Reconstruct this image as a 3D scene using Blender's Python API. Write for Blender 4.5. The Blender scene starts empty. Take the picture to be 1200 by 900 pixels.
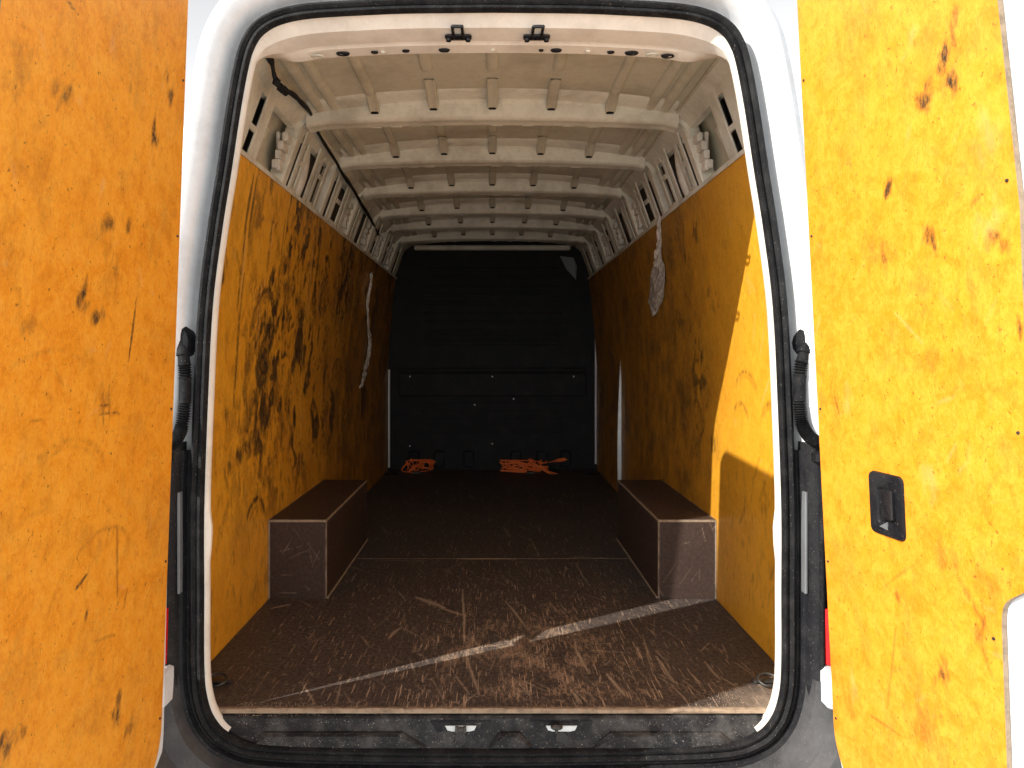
import bpy, math, random
import numpy as np
from mathutils import Vector

random.seed(7)
R = math.radians
scene = bpy.context.scene
col = scene.collection

# ------------------------------------------------------------------ camera
VPX, VPY, F = 577.0, 418.0, 860.0          # vanishing point and focal length in photo pixels (1200 wide)
CAM = np.array([0.0, -2.0, 0.958])         # metres; load floor is z = 0
cam_d = bpy.data.cameras.new('camera')
cam_d.sensor_width = 36.0
cam_d.lens = F / 1200 * 36
cam_d.shift_x = (600 - VPX) / 1200
cam_d.shift_y = -(450 - VPY) / 1200
cam_d.clip_start = 0.05
cam_d.clip_end = 3000
cam = bpy.data.objects.new('camera', cam_d)
cam.location = CAM
cam.rotation_euler = (R(90), 0, 0)
col.objects.link(cam)
scene.camera = cam

# ------------------------------------------------------------------ sky, sun, exposure
SUN_DIR = Vector((1.0, 0.65, -0.77)).normalized()     # direction the light travels
elev = math.asin(-SUN_DIR.z)
rot = math.atan2(-SUN_DIR.x, -SUN_DIR.y)
world = bpy.data.worlds.new('World')
scene.world = world
world.use_nodes = True
wn, wl = world.node_tree.nodes, world.node_tree.links
wn.clear()
sky = wn.new('ShaderNodeTexSky')
sky.sky_type = 'NISHITA'
sky.sun_disc = False
sky.sun_elevation = elev
sky.sun_rotation = rot % (2 * math.pi)
sky.air_density = 0.4
sky.dust_density = 0.0
sky.ozone_density = 1.0
hsv = wn.new('ShaderNodeHueSaturation')
hsv.inputs['Saturation'].default_value = 0.05
hsv.inputs['Value'].default_value = 1.0
bg = wn.new('ShaderNodeBackground')
bg.inputs['Strength'].default_value = 0.15
wo = wn.new('ShaderNodeOutputWorld')
wl.new(sky.outputs[0], hsv.inputs['Color'])
wl.new(hsv.outputs[0], bg.inputs['Color'])
wl.new(bg.outputs[0], wo.inputs['Surface'])

sun_d = bpy.data.lights.new('sun', 'SUN')
sun_d.energy = 2.2
sun_d.angle = R(0.5)
sun_d.color = (1.0, 0.95, 0.87)
sun = bpy.data.objects.new('sun', sun_d)
sun.rotation_euler = SUN_DIR.to_track_quat('-Z', 'Y').to_euler()
sun.location = (-6, -4, 6)
col.objects.link(sun)

scene.view_settings.view_transform = 'Standard'
scene.view_settings.look = 'None'
scene.view_settings.gamma = 1.0
scene.view_settings.use_curve_mapping = False
scene.view_settings.exposure = 1.6
scene.render.engine = 'CYCLES'
scene.cycles.max_bounces = 8
scene.cycles.diffuse_bounces = 5
scene.cycles.glossy_bounces = 4
scene.cycles.use_denoising = True

# ------------------------------------------------------------------ helpers
GROUND = -0.68

def px(x, y, Y):
    """photo pixel at distance Y from the camera -> world point"""
    return (CAM[0] + (x - VPX) / F * Y, CAM[1] + Y, CAM[2] + (VPY - y) / F * Y)

def obj(name, V, Fc, mat, parent=None, smooth=False, attrs=None):
    me = bpy.data.meshes.new(name)
    V = V.tolist() if isinstance(V, np.ndarray) else V
    Fc = Fc.tolist() if isinstance(Fc, np.ndarray) else Fc
    me.from_pydata(V, [], Fc)
    if attrs:
        for k, a in attrs.items():
            at = me.attributes.new(k, 'FLOAT', 'POINT')
            at.data.foreach_set('value', np.ascontiguousarray(a, dtype=np.float32))
    me.materials.append(mat)
    if smooth:
        me.polygons.foreach_set('use_smooth', [True] * len(me.polygons))
    me.update()
    o = bpy.data.objects.new(name, me)
    col.objects.link(o)
    if parent is not None:
        o.parent = parent
        w = Vector((0, 0, 0))
        p = parent
        while p is not None:
            w += p.location
            p = p.parent
        o.location = -w
    return o

def sharp(o, ang=35):
    """smooth shading with sharp edges over the angle"""
    me = o.data
    me.polygons.foreach_set('use_smooth', [True] * len(me.polygons))
    try:
        me.set_sharp_from_angle(angle=R(ang))
    except Exception:
        pass
    return o

class MB:
    def __init__(self):
        self.v, self.f = [], []
    def add(self, V, Fc):
        n = len(self.v)
        self.v += [tuple(map(float, p)) for p in V]
        self.f += [tuple(int(i) + n for i in f) for f in Fc]
        return self
    def box(self, x0, x1, y0, y1, z0, z1, b=0.0):
        """box; with b > 0 all edges chamfered"""
        if b <= 0:
            V = [(x, y, z) for z in (z0, z1) for y in (y0, y1) for x in (x0, x1)]
            return self.add(V, [(0, 2, 3, 1), (4, 5, 7, 6), (0, 1, 5, 4), (2, 6, 7, 3), (0, 4, 6, 2), (1, 3, 7, 5)])
        loops = []
        for z, i in ((z0, b), (z0 + b, 0), (z1 - b, 0), (z1, b)):
            a, c, d, e = x0 + i, x1 - i, y0 + i, y1 - i
            loops.append([(a + b, d, z), (c - b, d, z), (c, d + b, z), (c, e - b, z), (c - b, e, z), (a + b, e, z), (a, e - b, z), (a, d + b, z)])
        return self.loft(loops, closed=True, caps=True)
    def loft(self, loops, closed=True, caps=False):
        n = len(loops[0])
        V = [p for l in loops for p in l]
        Fc = []
        for k in range(len(loops) - 1):
            for i in range(n if closed else n - 1):
                j = (i + 1) % n
                Fc.append((k * n + i, k * n + j, (k + 1) * n + j, (k + 1) * n + i))
        if caps:
            Fc.append(tuple(reversed(range(n))))
            Fc.append(tuple((len(loops) - 1) * n + i for i in range(n)))
        return self.add(V, Fc)
    def tube(self, pts, r, seg=10, caps=True):
        pts = [Vector(p) for p in pts]
        rs = r if hasattr(r, '__len__') else [r] * len(pts)
        loops = []
        up = Vector((0.13, 0.31, 0.94)).normalized()
        for i, p in enumerate(pts):
            t = (pts[min(i + 1, len(pts) - 1)] - pts[max(i - 1, 0)]).normalized()
            a = t.cross(up)
            if a.length < 1e-3:
                a = t.cross(Vector((1, 0, 0)))
            a.normalize()
            b = t.cross(a)
            loops.append([tuple(p + (a * math.cos(q) + b * math.sin(q)) * rs[i]) for q in [2 * math.pi * k / seg for k in range(seg)]])
        return self.loft(loops, True, caps)
    def build(self, name, mat, parent=None, smooth=None):
        o = obj(name, self.v, self.f, mat, parent)
        if smooth:
            sharp(o, smooth)
        return o

def smooth_path(pts, n=8):
    """Catmull-Rom through points"""
    P = [np.array(p, float) for p in pts]
    P = [2 * P[0] - P[1]] + P + [2 * P[-1] - P[-2]]
    out = []
    for i in range(1, len(P) - 2):
        for k in range(n):
            t = k / n
            a, b, c, d = P[i - 1], P[i], P[i + 1], P[i + 2]
            out.append(0.5 * ((2 * b) + (c - a) * t + (2 * a - 5 * b + 4 * c - d) * t * t + (3 * b - a - 3 * c + d) * t ** 3))
    out.append(P[-2])
    return [tuple(p) for p in out]

# numpy value noise
def vnoise(x, y, seed=0):
    x = np.asarray(x, float); y = np.asarray(y, float)
    xi = np.floor(x).astype(np.int64); yi = np.floor(y).astype(np.int64)
    fx, fy = x - xi, y - yi
    fx = fx * fx * (3 - 2 * fx); fy = fy * fy * (3 - 2 * fy)
    def h(a, b):
        n = (a * 374761393 + b * 668265263 + seed * 974634777) & 0xffffffff
        n = ((n ^ (n >> 13)) * 1274126177) & 0xffffffff
        n = n ^ (n >> 16)
        return (n & 0xffff) / 65535.0
    return ((h(xi, yi) * (1 - fx) + h(xi + 1, yi) * fx) * (1 - fy) + (h(xi, yi + 1) * (1 - fx) + h(xi + 1, yi + 1) * fx) * fy)

def fbm(x, y, seed=0, o=4):
    s, a, t = 0, 1.0, 0
    for k in range(o):
        s = s + a * vnoise(x * 2 ** k, y * 2 ** k, seed + k * 17); t += a; a *= 0.55
    return s / t

class Wear:
    """dirt and scratch marks drawn on a sheet in its own metres"""
    def __init__(self, U, V, seed=1):
        self.U, self.V = U, V
        self.dark = np.zeros_like(U); self.light = np.zeros_like(U); self.seed = seed
        self.n1 = fbm(U * 75 + V * 12, V * 30, seed, 4)
        self.n2 = fbm(U * 14, V * 10, seed + 5, 3)
        self.wu = (fbm(U * 9, V * 9, seed + 9, 2) - .5) * .03
        self.wv = (fbm(U * 9 + 40, V * 9, seed + 11, 2) - .5) * .03
    def _add(self, m, s, light):
        t = self.light if light else self.dark
        np.maximum(t, np.clip(m, 0, 1) * s, out=t)
    def blob(self, cu, cv, ru, rv, ang=0, s=1, light=False, rough=1.0):
        du, dv = self.U + self.wu * .8 - cu, self.V + self.wv * .8 - cv
        c, q = math.cos(ang), math.sin(ang)
        a, b = (du * c + dv * q) / ru, (-du * q + dv * c) / rv
        d = np.sqrt(a * a + b * b)
        m = (1.3 - d) * .72 + (self.n1 - .5) * 1.0 * rough
        m = np.clip(m, 0, 1)
        self._add(m * m * (3 - 2 * m) * .55 + m * .45, s, light)
    def line(self, u0, v0, u1, v1, w, s=1, light=False, wob=.3, broken=0.0):
        du, dv = u1 - u0, v1 - v0
        L2 = du * du + dv * dv + 1e-9
        pu, pv = self.U + self.wu * wob - u0, self.V + self.wv * wob - v0
        t = (pu * du + pv * dv) / L2
        tc = np.clip(t, 0, 1)
        d = np.hypot(pu - tc * du, pv - tc * dv)
        ww = w * (0.55 + 0.9 * np.sin(np.pi * np.clip(t, 0.05, .95)))
        m = np.clip(1.25 - d / ww, 0, 1)
        if broken:
            m = m * np.clip((self.n1 - broken) * 5 + .5, 0, 1)
        self._add(m, s, light)
    def arc(self, cu, cv, ru, rv, a0, a1, w, s=1, light=False):
        pu, pv = (self.U + self.wu * .5 - cu) / ru, (self.V + self.wv * .5 - cv) / rv
        r = np.hypot(pu, pv); a = np.arctan2(pv, pu)
        mid, half = (a0 + a1) / 2, (a1 - a0) / 2
        da = np.abs((a - mid + np.pi) % (2 * np.pi) - np.pi)
        fade = np.clip((half - da) / (half * .5), 0, 1)
        m = np.clip(1.4 - np.abs(r - 1) * min(ru, rv) / w, 0, 1) * fade
        m = m * np.clip((self.n1 - .3) * 3 + .3, 0, 1)
        self._add(m, s, light)

# ------------------------------------------------------------------ materials
def new_mat(name):
    m = bpy.data.materials.new(name)
    m.use_nodes = True
    nt = m.node_tree
    b = nt.nodes['Principled BSDF']
    return m, nt, b

def N(nt, typ, **kw):
    n = nt.nodes.new(typ)
    for k, v in kw.items():
        setattr(n, k, v)
    return n

def noise(nt, vec, scale, detail=4, rough=.6, dist=0.0):
    n = N(nt, 'ShaderNodeTexNoise')
    n.inputs['Scale'].default_value = scale
    n.inputs['Detail'].default_value = detail
    n.inputs['Roughness'].default_value = rough
    n.inputs['Distortion'].default_value = dist
    nt.links.new(vec, n.inputs['Vector'])
    return n.outputs['Fac']

def coords(nt, scale=(1, 1, 1), rotz=None):
    t = N(nt, 'ShaderNodeTexCoord')
    mp = N(nt, 'ShaderNodeMapping')
    mp.inputs['Scale'].default_value = scale
    if rotz:
        mp.inputs['Rotation'].default_value = rotz
    nt.links.new(t.outputs['Object'], mp.inputs['Vector'])
    return mp.outputs[0]

def ramp(nt, fac, stops):
    r = N(nt, 'ShaderNodeValToRGB')
    el = r.color_ramp.elements
    while len(el) > 1:
        el.remove(el[-1])
    el[0].position = stops[0][0]
    def c4(c):
        return tuple(c) + (1,) if hasattr(c, '__len__') else (c, c, c, 1)
    el[0].color = c4(stops[0][1])
    for p, c in stops[1:]:
        e = el.new(p); e.color = c4(c)
    nt.links.new(fac, r.inputs[0])
    return r.outputs[0]

def mixc(nt, fac, a, b, mode='MIX'):
    m = N(nt, 'ShaderNodeMix', data_type='RGBA', blend_type=mode)
    for sock, v in ((m.inputs[0], fac), (m.inputs[6], a), (m.inputs[7], b)):
        if hasattr(v, 'is_linked') or hasattr(v, 'links'):
            nt.links.new(v, sock)
        elif hasattr(v, '__len__'):
            sock.default_value = tuple(v) + (1,)
        else:
            sock.default_value = v
    return m.outputs[2]

def math_(nt, op, a, b=None, clamp=False):
    m = N(nt, 'ShaderNodeMath', operation=op, use_clamp=clamp)
    for i, v in enumerate((a, b)):
        if v is None:
            continue
        if hasattr(v, 'links'):
            nt.links.new(v, m.inputs[i])
        else:
            m.inputs[i].default_value = v
    return m.outputs[0]

def attr(nt, name):
    a = N(nt, 'ShaderNodeAttribute', attribute_name=name)
    return a.outputs['Fac']

def bump(nt, b, h, strength=.2, dist=.002):
    n = N(nt, 'ShaderNodeBump')
    n.inputs['Strength'].default_value = strength
    n.inputs['Distance'].default_value = dist
    nt.links.new(h, n.inputs['Height'])
    nt.links.new(n.outputs[0], b.inputs['Normal'])

def paint(name, base, dirt=(.2, .17, .13), amount=.5, rough=.45, scale=6, metal=0.0, spec=.5, bmp=.05, speck=0.0):
    m, nt, b = new_mat(name)
    v = coords(nt)
    n1 = noise(nt, v, scale, 6, .65)
    n2 = noise(nt, v, scale * 9, 5, .7)
    mask = ramp(nt, n1, [(.45, 0), (.75, amount)])
    fine = ramp(nt, n2, [(.5, 0), (.72, amount * .8)])
    c = mixc(nt, mask, base, dirt)
    c = mixc(nt, fine, c, tuple(.6 * a + .4 * d for a, d in zip(base, dirt)))
    if speck:
        n3 = noise(nt, v, 260, 2, .5)
        c = mixc(nt, ramp(nt, n3, [(.66, 0), (.72, speck)]), c, (.5, .46, .4))
    nt.links.new(c, b.inputs['Base Color'])
    r = ramp(nt, n2, [(.3, rough), (.8, min(1, rough + .25))])
    nt.links.new(r, b.inputs['Roughness'])
    b.inputs['Metallic'].default_value = metal
    b.inputs['Specular IOR Level'].default_value = spec
    if bmp:
        bump(nt, b, n2, bmp, .002)
    return m

def ply(name, ca, cb, cc, vert_scale, mottle=.5):
    """varnished orange plywood with scuffs: attributes dark and light carry the marks, dark also the painted bay shade"""
    m, nt, b = new_mat(name)
    v = coords(nt, vert_scale)
    v2 = coords(nt)
    big = noise(nt, v2, 3.2, 5, .6, .4)
    mid = noise(nt, v2, 22, 7, .75, .5)
    grain = noise(nt, v, 40, 8, .8, .3)
    fine = noise(nt, v, 150, 5, .8)
    c = mixc(nt, ramp(nt, big, [(.32, 0), (.7, 1)]), ca, cb)
    c = mixc(nt, ramp(nt, mid, [(.44, 0), (.60, mottle)]), c, cc)
    c = mixc(nt, ramp(nt, mid, [(.34, mottle * .8), (.45, 0)]), c, tuple(x * .82 for x in cb))
    c = mixc(nt, ramp(nt, grain, [(.50, 0), (.66, .45)]), c, tuple(x * y for x, y in zip(cb, (.72, .62, .6))))
    c = mixc(nt, ramp(nt, fine, [(.53, 0), (.66, .42)]), c, tuple(x * y for x, y in zip(cb, (.62, .5, .5))))
    c = mixc(nt, ramp(nt, fine, [(.34, .35), (.46, 0)]), c, tuple(min(.9, x * y + .02) for x, y in zip(cc, (1.05, 1.25, 2))))
    lt = math_(nt, 'MULTIPLY', attr(nt, 'light'), ramp(nt, fine, [(.3, .45), (.6, 1.0)]))
    c = mixc(nt, lt, c, (.80, .50, .24))
    sm = noise(nt, v, 75, 8, .88)
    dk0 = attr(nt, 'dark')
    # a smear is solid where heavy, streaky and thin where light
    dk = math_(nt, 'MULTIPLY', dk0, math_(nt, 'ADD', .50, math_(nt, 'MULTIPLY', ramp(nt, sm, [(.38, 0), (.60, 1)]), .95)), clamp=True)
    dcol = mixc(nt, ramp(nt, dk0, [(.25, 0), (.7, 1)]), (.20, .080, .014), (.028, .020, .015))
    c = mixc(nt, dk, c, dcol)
    fl = noise(nt, v2, 95, 2, .5)
    c = mixc(nt, ramp(nt, fl, [(.68, 0), (.73, .6)]), c, (.10, .05, .012))
    nt.links.new(c, b.inputs['Base Color'])
    nt.links.new(ramp(nt, grain, [(.3, .32), (.7, .50)]), b.inputs['Roughness'])
    b.inputs['Specular IOR Level'].default_value = .6
    bump(nt, b, grain, .15, .002)
    return m

M = {}
M['ply_door'] = ply('door_plywood', (.84, .335, .020), (.78, .270, .011), (.87, .390, .038), (1.6, 1.6, .8), .75)
M['ply_wall'] = ply('wall_plywood', (.88, .420, .024), (.76, .325, .015), (.90, .46, .038), (1.5, 1.5, .45), .5)
M['white'] = paint('van_white', (.74, .76, .78), (.36, .35, .33), .45, .3, 9)
M['cream'] = paint('cream_primer', (.77, .76, .66), (.27, .23, .17), .7, .5, 5)
M['roof_cream'] = paint('cream_roof', (.63, .60, .48), (.26, .225, .16), .65, .55, 4)
M['flange'] = paint('flange_paint', (.78, .735, .655), (.36, .31, .25), .45, .4, 8)
M['trim_grey'] = paint('trim_grey', (.16, .17, .18), (.08, .08, .08), .5, .4, 8)
M['cavity_shade'] = paint('cavity_shade_paint', (.060, .052, .045), (.025, .022, .02), .7, .6, 9)  # dark colour stands in for shade behind the slots
M['sill'] = paint('scuffed_sill_plastic', (.009, .010, .012), (.10, .098, .095), .75, .5, 16, spec=.25, bmp=.25, speck=.45)
M['bracket'] = paint('galvanised_bracket', (.74, .71, .64), (.34, .30, .24), .6, .45, 12)
M['black_rubber'] = paint('seal_rubber', (.007, .0075, .009), (.05, .05, .05), .45, .6, 18, spec=.15, speck=.2)
M['black_plastic'] = paint('black_plastic', (.007, .0075, .010), (.045, .045, .045), .5, .5, 12, spec=.22, speck=.2)
M['bumper'] = paint('grey_bumper_plastic', (.030, .031, .034), (.11, .11, .11), .8, .5, 5, bmp=.2, speck=.15)
M['black_gloss'] = paint('black_gloss', (.012, .012, .014), (.03, .03, .03), .3, .2, 10)
M['bulkhead'] = paint('bulkhead_black', (.014, .015, .017), (.030, .029, .028), .6, .6, 8, spec=.25, speck=.08)
M['steel'] = paint('zinc_steel', (.62, .68, .70), (.3, .28, .25), .5, .35, 20, metal=.3)
M['dark_steel'] = paint('dark_steel', (.05, .05, .05), (.2, .17, .14), .5, .4, 30, metal=.6)
M['red'] = paint('red_lens', (.62, .008, .010), (.4, .01, .01), .2, .12, 10, bmp=0)
M['tan_edge'] = paint('raw_plywood_edge', (.34, .26, .18), (.11, .08, .055), .9, .8, 40, bmp=.4)
M['tyre'] = paint('tyre_rubber', (.02, .02, .02), (.08, .075, .07), .5, .7, 10)
M['orange_strap'] = paint('orange_webbing', (.95, .22, .05), (.85, .13, .03), .4, .6, 40)

def floor_mat(name, speck=.85, sh=0.0, pep=.75, alb=1.0, scr=1.0, ca=(.072, .058, .052), cb=(.125, .102, .092)):
    """dark film faced plywood, worn through in speckles and fine scratches"""
    m, nt, b = new_mat(name)
    v = coords(nt)
    big = noise(nt, v, 4, 5, .6)
    fine = noise(nt, v, 70, 8, .85)
    fine2 = noise(nt, v, 210, 3, .7)
    c = mixc(nt, big, tuple(x * alb for x in ca), tuple(x * alb for x in cb))
    c = mixc(nt, ramp(nt, fine, [(.42, 0), (.60, pep)]), c, (.016, .012, .010))
    w = attr(nt, 'light')
    sv = coords(nt, (1.0, .28, 1.0), (0, 0, .35))
    st = noise(nt, sv, 75, 7, .85, .2)
    sp = math_(nt, 'ADD', math_(nt, 'MULTIPLY', w, .17), math_(nt, 'MULTIPLY', st, .80))
    c = mixc(nt, ramp(nt, sp, [(.525 + sh, 0), (.56 + sh, .6), (.60 + sh, .95)]), c, (.26, .185, .130))
    sp2 = math_(nt, 'ADD', math_(nt, 'MULTIPLY', w, .16), math_(nt, 'MULTIPLY', fine2, .8))
    c = mixc(nt, ramp(nt, sp2, [(.60, 0), (.625, speck)]), c, (.46, .36, .28))
    for rz, sc, th in ((.25, 150, .665), (-.45, 130, .675), (1.2, 160, .68), (.75, 170, .68), (-.15, 140, .68), (.45, 120, .68)):
        sv = coords(nt, (1.0, .045, 1.0), (0, 0, rz))
        sn = noise(nt, sv, sc, 2, .5, .03)
        brk = noise(nt, v, 6 + rz * 3, 4, .6)
        bw = math_(nt, 'ADD', brk, math_(nt, 'MULTIPLY', w, .22))
        k = math_(nt, 'MULTIPLY', ramp(nt, sn, [(th, 0), (th + .012, 1)]), ramp(nt, bw, [(.50, 0), (.64, .8 * scr)]))
        c = mixc(nt, k, c, (.46, .35, .26))
    c = mixc(nt, math_(nt, 'MULTIPLY', attr(nt, 'dark'), ramp(nt, fine2, [(.35, .35), (.6, 1)])), c, (.55, .44, .33))
    nt.links.new(c, b.inputs['Base Color'])
    nt.links.new(ramp(nt, fine, [(.3, .42), (.7, .75)]), b.inputs['Roughness'])
    b.inputs['Specular IOR Level'].default_value = .3
    bump(nt, b, fine, .2, .002)
    return m
M['floor'] = floor_mat('brown_film_plywood')
M['box'] = floor_mat('brown_film_plywood_box', .10, .055, .55, .6, .0, (.078, .046, .036), (.135, .088, .070))

def film_mat():
    m, nt, b = new_mat('plastic_film')
    v = coords(nt)
    n = noise(nt, v, 60, 4, .6)
    nt.links.new(ramp(nt, n, [(.4, (.62, .55, .45)), (.65, (.88, .86, .84))]), b.inputs['Base Color'])
    b.inputs['Roughness'].default_value = .15
    b.inputs['Transmission Weight'].default_value = .25
    bump(nt, b, noise(nt, v, 90, 3, .6), .6, .004)
    return m
M['film'] = film_mat()

# ------------------------------------------------------------------ ground
def ground_mat():
    m, nt, b = new_mat('concrete_ground')
    v = coords(nt)
    n1 = noise(nt, v, .6, 5, .6)
    n2 = noise(nt, v, 90, 3, .7)
    c = mixc(nt, n1, (.56, .55, .53), (.66, .645, .62))
    c = mixc(nt, ramp(nt, n2, [(.4, 0), (.7, .4)]), c, (.36, .355, .345))
    c = mixc(nt, ramp(nt, n2, [(.66, 0), (.72, .7)]), c, (.55, .54, .52))
    nt.links.new(c, b.inputs['Base Color'])
    b.inputs['Roughness'].default_value = .9
    bump(nt, b, n2, .5, .006)
    return m
g = obj('ground', [(-400, -400, GROUND), (400, -400, GROUND), (400, 400, GROUND), (-400, 400, GROUND)], [(0, 1, 2, 3)], ground_mat())
g['kind'] = 'structure'

# ------------------------------------------------------------------ the van
van = bpy.data.objects.new('cargo_van', None)
van.location = (0, 0, GROUND)
col.objects.link(van)
van['label'] = 'white cargo van with open rear doors and orange plywood lined load bay'
van['category'] = 'van'

# outline of the rear opening (inner edge of the rubber seal), half width / height in photo pixels at Y = 1.95 m
YS = 1.95
half = [(0, 11), (97, 12), (150, 14), (215, 18), (250, 25), (271, 37), (282, 54), (288, 74), (294, 104), (300, 140), (309, 200),
        (320, 270), (331, 360), (337, 480), (341, 600), (341, 700), (341, 780), (338, 818), (328, 846), (307, 865), (262, 876), (120, 880), (0, 881)]
hp = smooth_path([(h / F * YS, CAM[2] + (VPY - y) / F * YS) for h, y in half], 5)
right_pts = [(x + 0.001, z) for x, z in hp]
left_pts = [(-x + 0.001, z) for x, z in hp[1:-1]][::-1]
OUT = np.array(right_pts + left_pts)             # clockwise seen from the camera, starting at the top centre
NP = len(OUT)
tan = np.roll(OUT, -1, 0) - np.roll(OUT, 1, 0)
tan /= np.linalg.norm(tan, axis=1)[:, None]
NRM = np.stack([-tan[:, 1], tan[:, 0]], 1)
if (NRM * (OUT - OUT.mean(0))).sum() < 0:
    NRM = -NRM
for _ in range(6):
    NRM = NRM * .5 + (np.roll(NRM, 1, 0) + np.roll(NRM, -1, 0)) * .25
NRM /= np.linalg.norm(NRM, axis=1)[:, None]

def ring(off, y, sel=None):
    off = np.asarray(off) * np.ones(NP)
    y = np.asarray(y) * np.ones(NP)
    P = OUT + NRM * off[:, None]
    A = np.stack([P[:, 0], y, P[:, 1]], 1)
    return A if sel is None else A[sel]

def ring_loft(name, prof, mat, sel=None, ang=40, parent=van):
    loops = [ring(o, y, sel) for o, y in prof]
    mb = MB()
    mb.loft([[tuple(p) for p in l] for l in loops], closed=sel is None)
    return mb.build(name, mat, parent, ang)

ZO = OUT[:, 1]
topw = np.clip((ZO - 1.75) / .11, 0, 1)           # 1 along the header, 0 on the sides
topw = topw * topw * (3 - 2 * topw)
loww = np.clip((0.05 - ZO) / .12, 0, 1)          # 1 along the sill

# outer body shell: channel behind the seal, rounded rear corner, side and roof skin
NXA = np.abs(NRM[:, 0])
FULL = .072 + NXA ** .8 * (np.interp(ZO, [-.2, 0, .8, 1.2, 1.5, 1.7, 1.9], [.14, .14, .145, .165, .19, .205, .20]) - .072)   # inner skin of the full-width body behind the rear frame
ring_loft('body_shell', [(.030, -.015), (.040, .004), (.052, .004), (.060, -.020), (.072, -.052), (.090, -.068), (.112, -.073), (.130, -.062),
                         (.143, -.035), (.152, .02), (.5 * (.155 + FULL + .035), .10), (FULL + .035, .24), (FULL + .035, .8), (FULL + .035, 4.42)], M['white'])
# inner skin behind the lining
ring_loft('inner_skin', [(.030, .03), (.085, .04), (.5 * (.10 + FULL), .08), (FULL, .16), (FULL, .6), (FULL, 4.36)], M['roof_cream'])
# front end wall of the shell
fr = ring(FULL + .034, 4.42)
obj('front_wall', fr, [tuple(range(NP))], M['cream'], van)
# painted flange that carries the seal (wide soffit at the header)
sel_side = np.where(ZO > -.055)[0]
# order the open run from one lower end over the top to the other
k0 = np.argmax(np.diff(sel_side)) + 1
sel_side = np.concatenate([sel_side[k0:], sel_side[:k0]])
def pr(a, b):     # blend side value a, header value b
    return a + (b - a) * topw
wav = .008 * np.exp(-((ZO - .48) / .05) ** 2)
ring_loft('door_flange', [(.004, -.030), (pr(-.003, -.006), pr(-.028, -.018)), (pr(-.007, -.026) - wav, pr(-.020, .0)), (pr(-.008, -.030) - wav, pr(-.012, .02)),
                          (pr(-.006, -.036), pr(-.004, .060)), (pr(.002, -.032), pr(.006, .068)), (pr(.018, -.040), pr(.020, .078)), (pr(.04, -.046), pr(.036, .118)), (pr(.05, -.040), pr(.046, .126)), (pr(.06, .05), pr(.056, .14))],
          M['flange'], sel_side, 30)
# rubber seal: bulb with a groove
ring_loft('door_seal', [(.002, -.022), (.000, -.040), (.006, -.050), (.013, -.049), (.016, -.043), (.019, -.048), (.027, -.052), (.035, -.046), (.038, -.030), (.036, -.012)], M['black_rubber'], None, 60)

# holes along the header lip
for i, hx in enumerate((-.50, -.44, -.35, -.31, -.25, -.13, .02, .13, .19, .28, .34, .41, .46, .51)):
    k = int(np.argmin(np.abs(OUT[:, 0] - hx) + (OUT[:, 1] < 1) * 9))
    p = OUT[k] + NRM[k] * -.0475
    r = random.choice((.004, .006, .009)) if abs(hx) < .4 else .011
    mb = MB()
    loops = []
    for rr, dz in ((r * 1.5, .004), (r * 1.25, -.0005), (r, -.0005), (r * .9, .003)):
        loops.append([(p[0] + rr * 1.25 * math.cos(a), .100 + rr * .8 * math.sin(a), p[1] + dz) for a in [2 * math.pi * q / 12 for q in range(12)]])
    mb.loft(loops, True, True)
    mb.build('header_hole', M['black_plastic'] if i % 3 else M['cream'], van, 40)

# latch strikers under the header
def striker(xp):
    x, _, _ = px(xp, 36, 2.03)
    k = int(np.argmin(np.abs(OUT[:, 0] - x) + (OUT[:, 1] < 1) * 9))
    z = OUT[k, 1] - .030
    mb = MB()
    mb.box(x - .037, x + .037, .022, .050, z - .010, z - .002, .003)
    for sx in (-.027, .027):
        mb.tube([(x + sx, .036, z - .009), (x + sx, .036, z - .017)], .0075, 8)
    o = mb.build('latch_striker', M['black_gloss'], van, 40)
    l = MB()
    l.tube(smooth_path([(x - .013, .03, z - .006), (x - .013, -.034, z - .010), (x - .012, -.042, z - .011), (x + .012, -.042, z - .011), (x + .013, -.034, z - .010), (x + .013, .03, z - .006)], 3), .0045, 8)
    l.build('striker_loop', M['black_gloss'], o, 60)
striker(537); striker(629)

# ------------------------------------------------------------------ roof: skin, beads, bows
def roof_z(x):
    return 1.948 - .050 * (abs(x) / .7) ** 2.4
xs = np.linspace(-.74, .74, 41)
V, Fc = [], []
ysr = [.10, 4.30]
for y in ysr:
    for x in xs:
        V.append((x, y, roof_z(x)))
for i in range(40):
    Fc.append((i, i + 1, 41 + i + 1, 41 + i))
roof = obj('roof_panel', V, Fc, M['roof_cream'], van, True)
BOWS = [.86, 1.48, 2.11, 2.73, 3.24, 3.76]
def bow(y):
    mb = MB()
    loops = []
    for t in np.linspace(-1, 1, 29):
        x = t * .715
        e = max(0, (abs(x) - .655) / .06)
        dz = -.020 * (abs(x) / .7) ** 2 - .010 * e * e
        w = 1 - .25 * e
        zb, zt = 1.872 + dz, 1.934 + dz - .004
        pts = [(-.075 * w, zt + .018), (-.070 * w, zt + .010), (-.052, zt - .004), (-.047, zb + .008), (-.038, zb), (-.012, zb - .001), (0, zb + .003), (.012, zb - .001), (.038, zb), (.046, zb + .01), (.055, zt), (.075, zt + .018)]
        loops.append([(x, y + a, b) for a, b in pts])
    mb.loft(loops, False)
    o = mb.build('roof_bow', M['cream'], van, 40)
    for hx in (-.46, -.38, -.30, .02, .14, .30, .40):
        h = MB()
        zz = 1.872 - .020 * (abs(hx) / .7) ** 2
        loops = [[(hx + .022 * math.cos(a), y + .040 + .007 * math.sin(a), zz + d) for a in [2 * math.pi * q / 10 for q in range(10)]] for d in (.004, -.0015)]
        h.loft(loops, True, True)
        h.build('bow_emboss', M['cream'], o, 30)
    return o
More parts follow.
